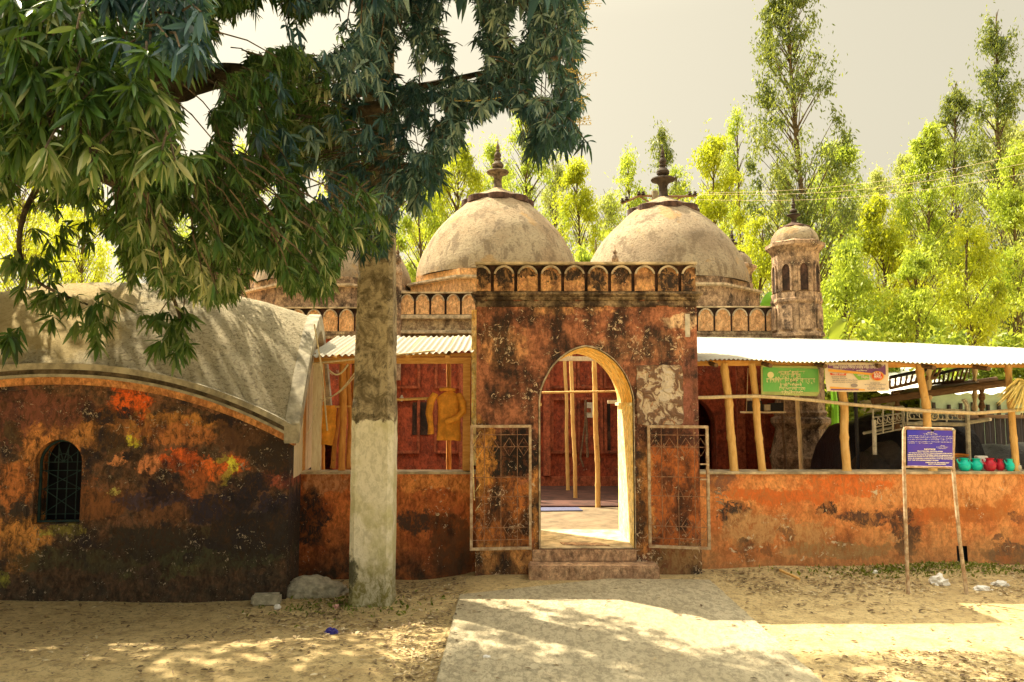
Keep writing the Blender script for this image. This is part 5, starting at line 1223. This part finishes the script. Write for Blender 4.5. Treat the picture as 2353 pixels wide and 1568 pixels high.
def crumple(px, py, zg, dx, dy, dz, seed, mat, label, cat='litter', name='plastic_bag', rot=0):
    c = gp(px, py, zg); z = gz(c.x, c.y) if not (-.42 < c.x < 1.75) else .022
    c = gp(px, py, z); bm = bmesh.new(); bmesh.ops.create_icosphere(bm, subdivisions=3, radius=1)
    for v in bm.verts:
        p = v.co; k = 1+.5*nz(p.x*2+seed, p.y*2, p.z*2)+.3*nz(p.x*6, p.y*6+seed, p.z*6)
        q = Vector((p.x*dx*k, p.y*dy*k, (max(p.z, -.15)+.15)*dz*k)); q.rotate(Matrix.Rotation(rot, 3, 'Z')); v.co = q
    me = bpy.data.meshes.new(name); bm.to_mesh(me); bm.free(); me.materials.append(mat)
    o = bpy.data.objects.new(name, me); col.objects.link(o); o.location = (c.x, c.y, z); return tag(o, label, cat)
gb2 = 'white plastic bags by the right wall'
crumple(2158, 1344, .02, .075, .05, .07, 1, M['white'], 'white crumpled plastic bag between the notice board legs', 'bag', rot=-.3)
crumple(2258, 1356, .0, .07, .03, .03, 2, M['white'], 'flat white plastic bag right of the notice board', 'bag')
crumple(2297, 1346, .0, .07, .025, .035, 3, M['white'], 'white plastic bag farthest right by the wall', 'bag', rot=-.4)
crumple(2012, 1320, .03, .025, .02, .03, 4, M['white'], 'tiny white plastic scrap in the grass left of the notice board', 'bag')
crumple(762, 1455, -.05, .045, .025, .03, 5, M['blue'], 'shiny blue wrapper on the earth in front of the tall pole', 'wrapper', 'wrapper')
crumple(772, 1398, -.08, .03, .02, .025, 6, M['pink'], 'small pink wrapper near the foot of the tall pole', 'wrapper', 'wrapper')
crumple(1118, 1510, .022, .02, .012, .01, 7, M['white'], 'tiny white scrap on the concrete path', 'scrap', 'paper_scrap')
a, b = gp(1786, 1318, .05), gp(1820, 1338, .02)
bamboo('bamboo_stick', (xx(1786, 6.9), 6.95, .045), (xx(1818, 6.75), 6.68, .03), .013, M['bamboo'], None, 'short yellow bamboo stick lying at the foot of the right wall', 'stick', bend=.002)

# ------------------------------------------------------------------ foliage
def add_attr(me, vals):
    a = me.attributes.new('rnd', 'FLOAT', 'POINT'); a.data.foreach_set('value', np.asarray(vals, dtype=np.float32))
def unit(a): return a/np.maximum(np.linalg.norm(a, axis=-1, keepdims=True), 1e-9)
def leaf_mesh(name, P, D, Ln, Wd, rnd, mat, parent=None, st=((0,.12),(.25,.85),(.55,1.0),(.82,.6),(1,.04)), droop=.25, fold=.18, curl=None, flat_up=False):
    """P,D (n,3); Ln,Wd,rnd (n,). each leaf is a folded, drooping blade"""
    n = len(P); off = np.array(wloc(parent)) if parent is not None else 0
    D = unit(D); U = unit(RNG.normal(size=(n, 3))*(.15 if flat_up else .8)+np.array([0, 0, 1.0])); S = unit(np.cross(D, U)); U = unit(np.cross(S, D))
    K = len(st); V = np.zeros((n, K, 3, 3)); cr = RNG.normal(size=n)*(.12 if curl is None else curl)
    for k, (t, w_) in enumerate(st):
        c = P+D*(Ln*t)[:, None]; c = c+S*(cr*Ln*t*t)[:, None]; c[:, 2] -= droop*Ln*t*t
        V[:, k, 0] = c-S*(Wd*w_*.5)[:, None]+U*(Wd*w_*fold)[:, None]; V[:, k, 1] = c; V[:, k, 2] = c+S*(Wd*w_*.5)[:, None]+U*(Wd*w_*fold)[:, None]
    V = V.reshape(-1, 3)-off
    f = []
    for k in range(K-1):
        for j in range(2): f.append([k*3+j, k*3+j+1, (k+1)*3+j+1, (k+1)*3+j])
    f = np.array(f); Fc = (f[None]+(np.arange(n)*K*3)[:, None, None]).reshape(-1, 4)
    return np_mesh(name, V, Fc, np.repeat(rnd, K*3), mat, parent)
def np_mesh(name, V, Fc, vals, mat, parent, smooth=True):
    me = bpy.data.meshes.new(name); k = Fc.shape[1]
    me.vertices.add(len(V)); me.vertices.foreach_set('co', V.astype(np.float32).ravel())
    me.loops.add(Fc.size); me.loops.foreach_set('vertex_index', Fc.astype(np.int32).ravel())
    me.polygons.add(len(Fc)); me.polygons.foreach_set('loop_start', np.arange(0, Fc.size, k, dtype=np.int32))
    me.polygons.foreach_set('loop_total', np.full(len(Fc), k, dtype=np.int32))
    if smooth: me.polygons.foreach_set('use_smooth', np.ones(len(Fc), dtype=bool))
    me.update(calc_edges=True); add_attr(me, vals); me.materials.append(mat)
    o = bpy.data.objects.new(name, me); col.objects.link(o)
    if parent is not None: o.parent = parent
    return o
def quad_leaves(name, P, D, Ln, Wd, rnd, mat, parent=None):
    n = len(P); off = np.array(wloc(parent)) if parent is not None else 0
    D = unit(D); S = unit(np.cross(D, RNG.normal(size=(n, 3))))
    V = np.stack([P, P+D*(Ln*.45)[:, None]+S*(Wd*.5)[:, None], P+D*Ln[:, None], P+D*(Ln*.45)[:, None]-S*(Wd*.5)[:, None]], 1).reshape(-1, 3)-off
    Fc = (np.array([[0, 1, 2, 3]])[None]+(np.arange(n)*4)[:, None, None]).reshape(-1, 4)
    return np_mesh(name, V, Fc, np.repeat(rnd, 4), mat, parent, False)

# --- mango tree
poly = [(-80,-90),(1338,-90),(1350,40),(1338,150),(1338,230),(1338,300),(1332,370),(1304,345),(1286,315),(1262,385),(1236,350),(1192,352),(1215,292),(1165,268),(1110,290),(1072,305),(1062,365),(1010,398),(992,445),(925,470),(912,545),(884,592),(830,600),(798,592),(772,690),(738,704),(700,680),(655,700),(640,640),(590,632),(558,700),(470,722),(432,690),(380,705),(330,640),(285,632),(250,556),(190,486),(100,500),(-80,470)]
holes = [(a_[0], a_[1], a_[2]*1.0+3, a_[3]*1.0+3) for a_ in [(590,78,82,36),(615,18,18,24),(735,78,36,36),(383,180,26,20),(462,222,44,32),(446,312,42,36),(520,138,36,26),(724,433,22,20),(928,143,18,40),(1053,45,36,46),(1078,147,28,30),(990,170,16,22),(60,445,26,16),(240,465,20,12),(850,250,16,22),(130,300,20,14),(560,330,18,22),(620,450,14,16),(420,520,16,14),(240,400,14,12),(1190,60,12,26),(1250,200,14,20),(960,320,18,16),(1000,260,12,14),(800,30,16,22),(300,60,16,12)]]
def inpoly(x, y):
    c = False; j = len(poly)-1
    for i in range(len(poly)):
        a, b = poly[i], poly[j]
        if (a[1] > y) != (b[1] > y) and x < (b[0]-a[0])*(y-a[1])/(b[1]-a[1])+a[0]: c = not c
        j = i
    return c
def proj(x, y, z):
    dy = y*ct+(z-CZ)*st; dz = -y*st+(z-CZ)*ct
    return CX+F*x/dy, CY-F*dz/dy
def ok(px, py, pad=0):
    if px < -80 or px > 2500 or py < -90 or py > 1700: return True
    if not inpoly(px, py): return False
    for hx_, hy, a, b in holes:
        if ((px-hx_)/(a+pad))**2+((py-hy)/(b+pad))**2 < 1: return False
    return True
rn = random.Random(21)
tips = []     # (point, size)
def lenY(Y): return .105+.10*rn.random()
n_in = 0; tries = 0
while n_in < 7200 and tries < 300000:
    tries += 1
    px = rn.uniform(-60, 1365); py = rn.uniform(-80, 705)
    if px < 480 and py < 380 and rn.random() < .34: Y = rn.uniform(1.9, 3.0)
    elif px > 880: Y = rn.uniform(3.9, 6.2)
    else: Y = rn.uniform(3.2, 6.1)
    if Y > 3.2 and px < 400 and py < 300 and rn.random() < .4: continue
    if 800 < px < 920 and py > 130 and Y < 6.1 and rn.random() < (.45 if py < 430 else .30): continue
    d = .07/Y*F
    if not (ok(px, py, 5+d*.15) and ok(px, py+d, 2)): continue
    if not (inpoly(px-d*.55, py+d*.3) and inpoly(px+d*.55, py+d*.3)) and rn.random() < .75: continue
    p = at(px, py, Y)
    if nz(p.x*1.3, p.y*1.3, p.z*1.6) < -.30: continue
    tips.append((p, 1.0)); n_in += 1
for (cx_, cy_, rx_, ry_, k_, Yc) in [(70,630,40,60,7,4.6),(130,690,50,36,9,4.5),(225,735,46,48,10,4.4),(255,680,30,30,5,4.5),(400,725,62,40,11,4.5),(412,790,50,38,12,4.4),(22,780,32,18,5,3.6),(150,545,110,40,12,5),(320,610,70,50,10,4.8),(20,590,20,40,4,4.0),(720,650,46,34,10,4.8),(1012,410,30,34,6,4.6),(955,462,26,22,5,4.6),(1290,325,44,22,9,4.6),(1240,335,30,20,4,4.6),(860,560,40,30,9,5.6)]:
    for q in range(k_):
        px = rn.gauss(cx_, rx_*.55); py = rn.gauss(cy_, ry_*.5); tips.append((at(px, py, Yc+rn.uniform(-.25, .25)), .9))
# the rest of the crown, over and behind the picture's edge, that shades the yard
n_seen = len(tips); tries = 0; k_ = 0
def ylim(x): return float(np.interp(x, [-6, -1.2, -.5, .6, 1.2, 1.7, 4.5], [6.6, 6.35, 6.15, 5.85, 5.15, 4.85, 4.95]))
while k_ < 7400 and tries < 500000:
    tries += 1
    gx_, gy_ = rn.uniform(-5.6, 4.2), rn.uniform(.6, 6.4)
    if gy_ > ylim(gx_)-.1: continue
    h = rn.uniform(3.0, 6.9); k = h/SUN.z; p = Vector((gx_, gy_, 0))+SUN*k
    px, py = proj(*p)
    inside = p.y > .3 and -80 < px < 2430 and -90 < py < 1650
    if inside and (p.y < 4.2 or not (ok(px, py, 12) and ok(px, py+30, 8))): continue
    if (p-Vector((0, 0, 1.6))).length < 2.7 or (p.y > .3 and 1372 < px < 2600 and -420 < py): continue
    if (p-Vector((-3.4, 4.4, 4.2))).length > 5.2: continue
    if gx_ < 1.5 and nz(gx_*1.3, gy_*1.3, 8) < -.66: continue
    tips.append((p, 1.001 if inside else 1.5)); k_ += 1
mg = thing('mango_tree', (-5.2, 3.2, 0), 'mango tree whose dark drooping leaf clusters fill the upper left of the view', 'tree')
limbs = []
def limb(pts, r0, r1):
    m = [Vector(p) for p in pts]; out = []
    for i in range(len(m)-1):
        p0, p1, p2, p3 = m[max(i-1, 0)], m[i], m[i+1], m[min(i+2, len(m)-1)]
        for t in np.linspace(0, 1, 8)[:-1]:
            t = float(t); out.append(.5*((2*p1)+(p2-p0)*t+(2*p0-5*p1+4*p2-p3)*t*t+(3*p1-p0-3*p2+p3)*t**3))
    out.append(m[-1]); n = len(out); limbs.append((out, [r0+(r1-r0)*i/(n-1) for i in range(n)])); return out
T0 = Vector((-5.2, 3.2, 2.3))
limb([T0, (-4.2, 3.7, 3.1), at(330, 205, 4.6), at(430, 190, 4.8), at(520, 172, 4.9), at(600, 185, 5.0), at(720, 260, 5.1), at(900, 240, 5.2), at(1100, 200, 5.0), at(1290, 130, 5.0)], .13, .018)
limb([T0, (-4.5, 3.0, 3.4), at(60, 40, 3.0), at(140, 130, 2.6), at(240, 250, 2.5), at(300, 330, 2.6)], .08, .010)
limb([T0, (-4.4, 4.4, 3.0), at(120, 380, 5.2), at(300, 430, 5.0), at(520, 500, 5.1), at(700, 520, 5.1)], .09, .012)
limb([at(120, 380, 5.2), at(60, 480, 4.8), at(45, 580, 4.6), at(90, 650, 4.6), at(200, 700, 4.4)], .022, .006)
limb([at(300, 430, 5.0), at(330, 560, 4.7), at(400, 690, 4.5), at(420, 770, 4.4)], .02, .006)
limb([at(720, 260, 5.1), at(800, 380, 5.4), at(960, 380, 4.8), at(1010, 400, 4.6)], .03, .008)
limb([at(1100, 200, 5.0), at(1180, 250, 4.8), at(1270, 290, 4.6), at(1310, 310, 4.6)], .02, .006)
limb([T0, (-4.6, 4.6, 4.3), (-3.6, 6.4, 4.7), (-2.6, 6.9, 4.6), (-1.2, 6.3, 4.3), (-.2, 5.9, 4.3)], .10, .02)
limb([(-4.6, 4.6, 4.3), (-5.0, 6.8, 4.5), (-4.8, 8.6, 4.3)], .06, .02)
limb([T0, (-5.4, 2.4, 3.6), (-4.2, 1.4, 4.2), (-2.2, 1.8, 4.4), (-.6, 3.0, 4.4)], .10, .02)
tk_ = MB(); tr = [Vector((-5.25, 3.15, -.3)), Vector((-5.25, 3.15, .3)), Vector((-5.15, 3.2, 1.2)), Vector((-5.2, 3.2, 2.4))]
tk_.tube(tr, [.34, .27, .22, .2], 16); rough(tk_, .03, 3).build('trunk', M['bark'], mg, smooth=True)
lbm = MB(); lpts = []
for p, r in limbs:
    lbm.tube(p, r, 9); lpts += [(q, 0) for q in p]
LP = np.array([tuple(q) for q, _ in lpts])
lbm.build('limbs', M['bark'], mg, smooth=True)
tw = MB(); P, D, Ln, Wd, Rn, BL = [], [], [], [], [], []
tipn = np.array([tuple(t[0]) for t in tips])
for idx, (p, sz) in enumerate(tips):
    dvec = LP-tipn[idx]; j = int(np.argmin((dvec**2).sum(1))); tgt = Vector(LP[j]); dd = (tgt-p)
    ln = min(dd.length, rn.uniform(.10, .26)); q = p+dd.normalized()*ln+Vector((rn.uniform(-.05, .05), rn.uniform(-.05, .05), .08)) if dd.length > .01 else p+Vector((0, 0, .1))
    a, b = proj(*q)
    if ok(a, b, 0) and rn.random() < .4: tw.tube([q, p.lerp(q, .5)+Vector((0, 0, .02)), p], [.004, .0035, .003], 4, cap=False)
    ax = (p-q).normalized(); nl = rn.randint(9, 15); big = sz*rn.uniform(.8, 1.15); tone = rn.random()
    near = p.y < 3.1
    for k in range(nl):
        th = 2*math.pi*(k*.382+rn.random()*.1); o1 = ax.orthogonal().normalized(); o2 = ax.cross(o1)
        el = rn.uniform(.2, 1.0); d = (o1*math.cos(th)+o2*math.sin(th))*el+ax*rn.uniform(.0, .6)+Vector((rn.gauss(0, .25), rn.gauss(0, .25), -rn.uniform(.0, 1.15)))
        P.append(tuple(p-ax*rn.uniform(0, .06))); D.append(tuple(d)); L_ = rn.uniform(.085, .145)*big*(.62 if near else (.56 if sz == 1.0 else .92 if sz == .9 else .80 if sz == 1.001 else 1.3)); Ln.append(L_); Wd.append(L_*rn.uniform(.15, .24))
        Rn.append(min(1, max(0, .46*tone+.46*rn.random()+(.03 if near else 0)-(.12 if p.y > 5.6 else 0)+(.22 if rn.random() < .16 else 0))))
        BL.append(p.x > -1.15+.5*nz(p.x, p.z*2) and p.z > 2.6+.4*nz(p.x*3, p.y))
P, D, Ln, Wd, Rn = map(np.array, (P, D, Ln, Wd, Rn)); BL = np.array(BL)
leaf_mesh('leaves', P[~BL], D[~BL], Ln[~BL], Wd[~BL], Rn[~BL], M['mango'], mg)
leaf_mesh('haze_tinted_leaves', P[BL], D[BL], Ln[BL], Wd[BL], Rn[BL], M['mango_haze'], mg)
tw.build('twigs', M['bark'], mg, smooth=True, fix=False)
spikes = []
for i in range(22):
    pn = MB(); a = at(rn.uniform(1290, 1325), rn.uniform(5, 300), rn.uniform(4.5, 5)); e = a+Vector((rn.uniform(.08, .17), rn.uniform(-.05, .05), rn.uniform(-.03, .08)))
    pn.tube([a, e], .0018, 4, cap=False)
    spikes.append(pn)
    for k in range(7):
        c = a.lerp(e, .35+.1*k)+Vector((rn.uniform(-.015, .015), rn.uniform(-.01, .01), rn.uniform(-.02, .02)))
        pn.add([c+Vector(v)*.006 for v in ((1, 0, 0), (-1, 0, 0), (0, 1, 0), (0, -1, 0), (0, 0, 1), (0, 0, -1))], [(0, 2, 4), (2, 1, 4), (1, 3, 4), (3, 0, 4), (2, 0, 5), (1, 2, 5), (3, 1, 5), (0, 3, 5)])
for px, py, Y in ((330, 110, 2.4), (360, 118, 2.5), (290, 320, 2.5), (1045, 232, 4.3), (560, 205, 4.5)):
    pn = MB(); spikes.append(pn); a = at(px, py, Y); e = a+Vector((.16*Y/2.5, 0, .02)); pn.tube([a, a.lerp(e, .5)+Vector((0, 0, -.01)), e], .004, 5)
    for k in range(8):
        c = a.lerp(e, k/8); pn.tube([c, c+Vector((rn.uniform(-.01, .02), 0, rn.choice((-1, 1))*rn.uniform(.02, .04)))], .0025, 4)
for pn in spikes: pn.build('flower_spike', M['straw'], mg, fix=False)

# --- eucalyptus and other trees behind
def tree(label, px, Y, top, wpx, cbot, nl, mat, seed, lean=0, name='eucalyptus_tree', group='tall trees behind the mosque', clump=(.18, .50), taper=.55, lsz=1.0, trunk_r=.11, nclump=None):
    r = random.Random(seed); g_ = np.random.default_rng(seed)
    x0 = xx(px+lean, Y); zt = zz(top, Y); zb = zz(cbot, Y); xt = xx(px, Y, top); hw = wpx/2/F*Y
    o = thing(name, (x0, Y, 0), label, 'tree', group)
    def tp(z): t = z/zt; return Vector((x0+(xt-x0)*t+.12*math.sin(t*5+seed), Y+.1*math.sin(t*4+seed*2), z))
    m = MB(); m.tube([tp(zt*.98*i/14) for i in range(15)], [trunk_r*(1-.9*(i/14))+.008 for i in range(15)], 7)
    m.build('trunk', M['bark_pale'], o, smooth=True)
    nc = nclump or max(24, int((zt-zb)*hw*2/.22)); cl = []; bm_ = MB()
    for i in range(nc):
        h = r.random()**.85; z = zb+(zt-zb)*h
        prof = max(.12, (1-h)**taper*min(1, .45+h*2.5)); a = r.uniform(0, 2*math.pi); rad = hw*prof*math.sqrt(r.uniform(.03, 1))
        c = tp(z)+Vector((math.cos(a)*rad, math.sin(a)*rad*.8, 0)); s = r.uniform(*clump)*(1-.4*h)
        cl.append((c, s)); b0 = tp(max(.3, z-rad*1.3-.2)); bm_.tube([b0, b0.lerp(c, .55)+Vector((0, 0, .05)), c], [.018, .012, .006], 4, cap=False)
    bm_.build('branches', M['bark_pale'], o, smooth=True, fix=False)
    nl = int(nl*2.3); per = g_.integers(0, nc, nl); C = np.array([tuple(c) for c, _ in cl])[per]; S_ = np.array([s for _, s in cl])[per]
    G_ = g_.normal(size=(nl, 3)); 
    Pn = C+G_*S_[:, None]*np.array([.60, .60, .95])
    keep = np.array([mn.noise(Vector((p[0]*1.5+seed, p[1]*1.1, p[2]*1.25)))+.5*mn.noise(Vector((p[0]*4, p[1]*3, p[2]*3.4+seed))) > -.03 for p in Pn.tolist()])
    Pn = Pn[keep]; per = per[keep]; nl = len(Pn)
    Dn = g_.normal(size=(nl, 3))*.55+np.array([0, 0, -1.0]); L_ = g_.uniform(.10, .20, nl)*lsz; W_ = L_*g_.uniform(.22, .36, nl)
    tone = np.array([r.random() for _ in range(nc)])[per]*.5+g_.random(nl)*.5
    quad_leaves('crown', Pn, Dn, L_*(.85 if Y > 20.5 else .68), W_*(.9 if Y > 20.5 else .75), tone, mat, o)
    return o
E, ED = M['euca'], M['euca_dark']
spec = [
 ('tallest dark feathery tree rising out of the top of the picture behind the corner turret', 1805,21,-110,330,640,19000,ED,1,75),
 ('tall slim tree with a dark pointed crown near the right edge', 2288,23,18,175,760,11000,ED,2,40),
 ('slim tree with a small pointed top left of the tall one at the right edge', 2186,26,178,150,700,6500,ED,3,10),
 ('broad yellow-green tree second from the right edge cluster', 2120,23,292,230,780,11000,E,4,0),
 ('tall narrow tree with a round dark head above the right dome', 1520,27,292,100,520,2600,ED,5,0),
 ('small dark-topped tree just left of the cross-arm', 1452,25,362,150,620,4600,E,6,0),
 ('yellow-green tree filling the sky between right dome and turret', 1645,23,325,190,640,8500,E,7,0),
 ('bright tree right behind the turret with low loose branches', 1935,24,330,240,780,11000,E,8,0),
 ('tree with a bare trunk showing right of the central dome finial', 1205,25,215,230,640,8500,E,9,10),
 ('bright yellow tree left of the central dome finial', 1045,24,300,260,640,9000,E,10,0),
 ('bright round-headed tree between the central and right domes', 1325,26,385,210,680,8500,E,11,0),
 ('low yellow tree beside the tall pole', 965,23,395,170,660,6000,E,12,0),
 ('bright low tree at the far left behind the hut roof', 60,22,330,300,720,8500,E,13,0),
 ('second bright tree from the left behind the hut roof', 200,24,400,260,720,7000,E,14,0),
 ('third bright tree from the left behind the hut roof', 370,25,380,260,740,6000,E,15,0),
 ('bright tree behind the left dome', 560,26,330,280,740,5000,E,16,0),
 ('bright tree behind the tall pole', 760,25,320,260,740,5500,E,17,0),
 ('loose yellow-green tree in the middle of the right tree line', 2030,21,455,230,800,10000,E,18,0),
 ('bright tree at the right edge above the veranda roof', 2335,20,340,200,800,10500,E,19,0),
 ('bushy low tree above the right veranda roof', 2225,18,520,230,815,10500,E,20,0),
 ('low bright tree behind the right side of the turret', 1950,18,560,180,800,7500,E,21,0),
 ('low bright tree filling the gap behind the right dome and turret', 1740,20,520,170,740,5500,E,22,0),
 ('low loose tree in the middle above the right veranda roof', 2090,17,600,220,815,9000,E,23,0),
 ('small yellow tree in the gap between the two right domes', 1375,21,540,130,700,3500,E,24,0),
 ('faint tree peeping between the tall dark one and the cross-arm', 1700,28,240,110,600,3000,E,25,0)]
back = [(1000, 29, 380, 260), (1130, 31, 330, 260), (1270, 30, 350, 240), (1400, 31, 430, 240), (1560, 31, 395, 240), (1670, 30, 360, 260), (1790, 31, 400, 280), (1900, 30, 345, 280), (2010, 31, 400, 280), (2090, 29, 360, 260), (2200, 31, 330, 280), (2300, 30, 250, 260), (2360, 28, 300, 220), (130, 30, 400, 300), (480, 31, 400, 320)]
bl_words = ['first', 'second', 'third', 'fourth', 'fifth', 'sixth', 'seventh', 'eighth', 'ninth', 'tenth', 'eleventh', 'twelfth', 'thirteenth']
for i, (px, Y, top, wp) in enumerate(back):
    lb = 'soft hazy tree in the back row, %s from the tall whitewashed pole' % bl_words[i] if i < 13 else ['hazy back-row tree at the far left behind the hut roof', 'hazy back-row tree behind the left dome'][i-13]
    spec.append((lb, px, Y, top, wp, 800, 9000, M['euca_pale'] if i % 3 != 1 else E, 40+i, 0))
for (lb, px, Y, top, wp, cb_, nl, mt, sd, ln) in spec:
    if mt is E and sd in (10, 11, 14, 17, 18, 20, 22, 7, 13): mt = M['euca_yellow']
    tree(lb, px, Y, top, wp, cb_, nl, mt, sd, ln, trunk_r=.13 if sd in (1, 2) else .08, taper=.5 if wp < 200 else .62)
# undergrowth shrubs above the roof line
for i, (px, Y, top, wp) in enumerate(((2185, 15.5, 742, 200), (2320, 15.0, 755, 150), (2000, 16, 735, 170), (1925, 15.5, 760, 90))):
    Rr_ = np.random.default_rng(50+i); n = 3200; x = xx(px, Y); hw = wp/2/F*Y; zt = zz(top, Y)
    sh = thing('shrub', (x, Y, 0), ['leafy shrub above the veranda roof below the bushy tree', 'leafy shrub above the roof at the right edge', 'leafy shrub above the roof right of the turret', 'small dark shrub against the right side of the turret'][i], 'shrub', 'shrubs behind the veranda roof')
    a = Rr_.uniform(0, 2*math.pi, n); q = np.sqrt(Rr_.random(n)); zq = .3+(zt-.3)*Rr_.random(n)**.6*(1-.5*q**2)
    Pn = np.stack([x+np.cos(a)*q*hw, Y+np.sin(a)*q*hw*.6, zq], 1)
    quad_leaves('foliage', Pn, Rr_.normal(size=(n, 3))+np.array([0, 0, -.2]), Rr_.uniform(.12, .24, n), Rr_.uniform(.05, .09, n), Rr_.random(n), M['shrub'], sh)
    m = MB(); 
    for k in range(5): m.tube([(x, Y, 0), (x+math.cos(k*1.3)*hw*.3, Y+math.sin(k*1.3)*.3, zt*.5), (x+math.cos(k*1.3)*hw*.6, Y+math.sin(k*1.3)*.5, zt*.85)], [.04, .025, .01], 5)
    m.build('stems', M['bark_pale'], sh, smooth=True)
n = 18000; g_ = np.random.default_rng(77); X = g_.uniform(-34, 40, n); hmax = 5.6+1.6*np.sin(X*.35)+1.2*np.sin(X*.9+1)
Pn = np.stack([X, g_.uniform(33, 39, n), g_.random(n)**.8*hmax+.2], 1)
o = quad_leaves('far_wood', Pn, g_.normal(size=(n, 3))*.6+np.array([0, 0, -1.]), g_.uniform(.25, .5, n), g_.uniform(.1, .17, n), g_.random(n), M['euca'])
tag(o, 'far yellow-green wood closing the view behind the trees', 'wood', kind='stuff')
# banana leaves beside the turret
for i, (px, py, px2, py2, Y, lb) in enumerate(((1748, 704, 1782, 676, 13.5, 'bright green banana leaf showing between the right dome and the turret'), (1902, 775, 1945, 735, 13.0, 'dull green banana leaf just right of the turret above the roof'))):
    a, b = at(px, py, Y), at(px2, py2, Y); m = MB(); ctr = a.lerp(b, .5)
    def fn(u, v, a=a, b=b): 
        c = a.lerp(b, u); w_ = .17*math.sin(math.pi*min(.98, u*.9+.08))**.6; return tuple(c+Vector((0, .25*(u-.5), 1)).normalized()*(v-.5)*2*w_+Vector((0, .06*abs(v-.5), -.06*abs(v-.5)))) 
    bt_ = thing('banana_plant', (ctr.x, Y+.3, 0), lb, 'plant'); m.grid(fn, 12, 6).build('leaf', M['banana'] if i == 0 else M['shrub'], bt_, smooth=True, fix=False)
    MB().tube([(ctr.x, Y+.3, 0), (ctr.x, Y+.2, 1.5), tuple(a)], [.09, .06, .015], 7).build('stem', M['banana'], bt_, smooth=True)

# --- dead leaves and grass on the yard
def ground_z(x, y): return .0235 if (-.42 < x < 1.75 and y < (6.28+max(0, min(1, (x+.42)/1.3))*.5)) else gz(x, y)+.004
def scatter(n, fn, name, mat, label, cat, lr=(.014, .05), wr=.34, seed=1, tilt=.28):
    r = random.Random(seed); P, D, L_, W_, Q = [], [], [], [], []
    k = 0
    while k < n:
        x, y = fn(r)
        k += 1; P.append((x, y, ground_z(x, y)+r.uniform(.001, .008))); a = r.uniform(0, 2*math.pi); D.append((math.cos(a), math.sin(a), r.gauss(.06, tilt*.4)))
        l = r.uniform(*lr); L_.append(l); W_.append(l*r.uniform(.25, .25+wr)); Q.append(r.random())
    o = leaf_mesh(name, np.array(P), np.array(D), np.array(L_), np.array(W_), np.array(Q), mat, None, st=((0, .1), (.4, 1), (.8, .7), (1, .05)), droop=-.05, fold=.25, curl=.25, flat_up=True)
    return tag(o, label, cat, kind='stuff')
def f_l(r):
    while True:
        x, y = r.uniform(-5, 5.2), r.uniform(2.9, 7.1)
        d = .22
        if -.42 < x < 1.75: d = .025
        if -.85 < x < -.43: d = 1
        if -2.2 < x < -.4 and y > 5.4: d = .75
        if x > 1.9 and y < 4.9: d = .9
        if 1.9 < x and y > 6.2: d = .8
        if nz(x*1.7, y*1.7) < -.12: d *= .3
        if y > 6.45 and x < -1.7: continue
        if x > 1.8 and 4.95 < y < 5.7: d *= .3
        if r.random() < d: return x, y
scatter(12500, f_l, 'leaf_litter', M['litter'], 'dry leaves and twigs strewn over the bare earth yard', 'leaf litter')
def f_g(r):
    while True:
        if r.random() < .6: x, y = r.gauss(3.9, .55), r.gauss(6.98, .09)
        elif r.random() < .5: x, y = r.gauss(-1.35, .35), r.gauss(6.3, .16)
        elif r.random() < .12: x, y = r.uniform(1.9, 5), 7.14+r.gauss(0, .03)
        else: continue
        if x > -5: return x, min(y, 7.17)
P, D, L_, W_, Q = [], [], [], [], []; r = random.Random(4)
for k in range(1700):
    x, y = f_g(r); P.append((x, y, ground_z(x, y)-.004)); D.append((r.gauss(0, .6), r.gauss(-.15, .5), 1)); l = r.uniform(.02, .065); L_.append(l); W_.append(l*r.uniform(.12, .4)); Q.append(r.random())
tag(leaf_mesh('grass', np.array(P), np.array(D), np.array(L_), np.array(W_), np.array(Q), M['grass'], None, st=((0, .8), (.5, 1), (1, .05)), droop=.4), 'sparse weeds along the foot of the walls and the tall pole', 'grass', kind='stuff')
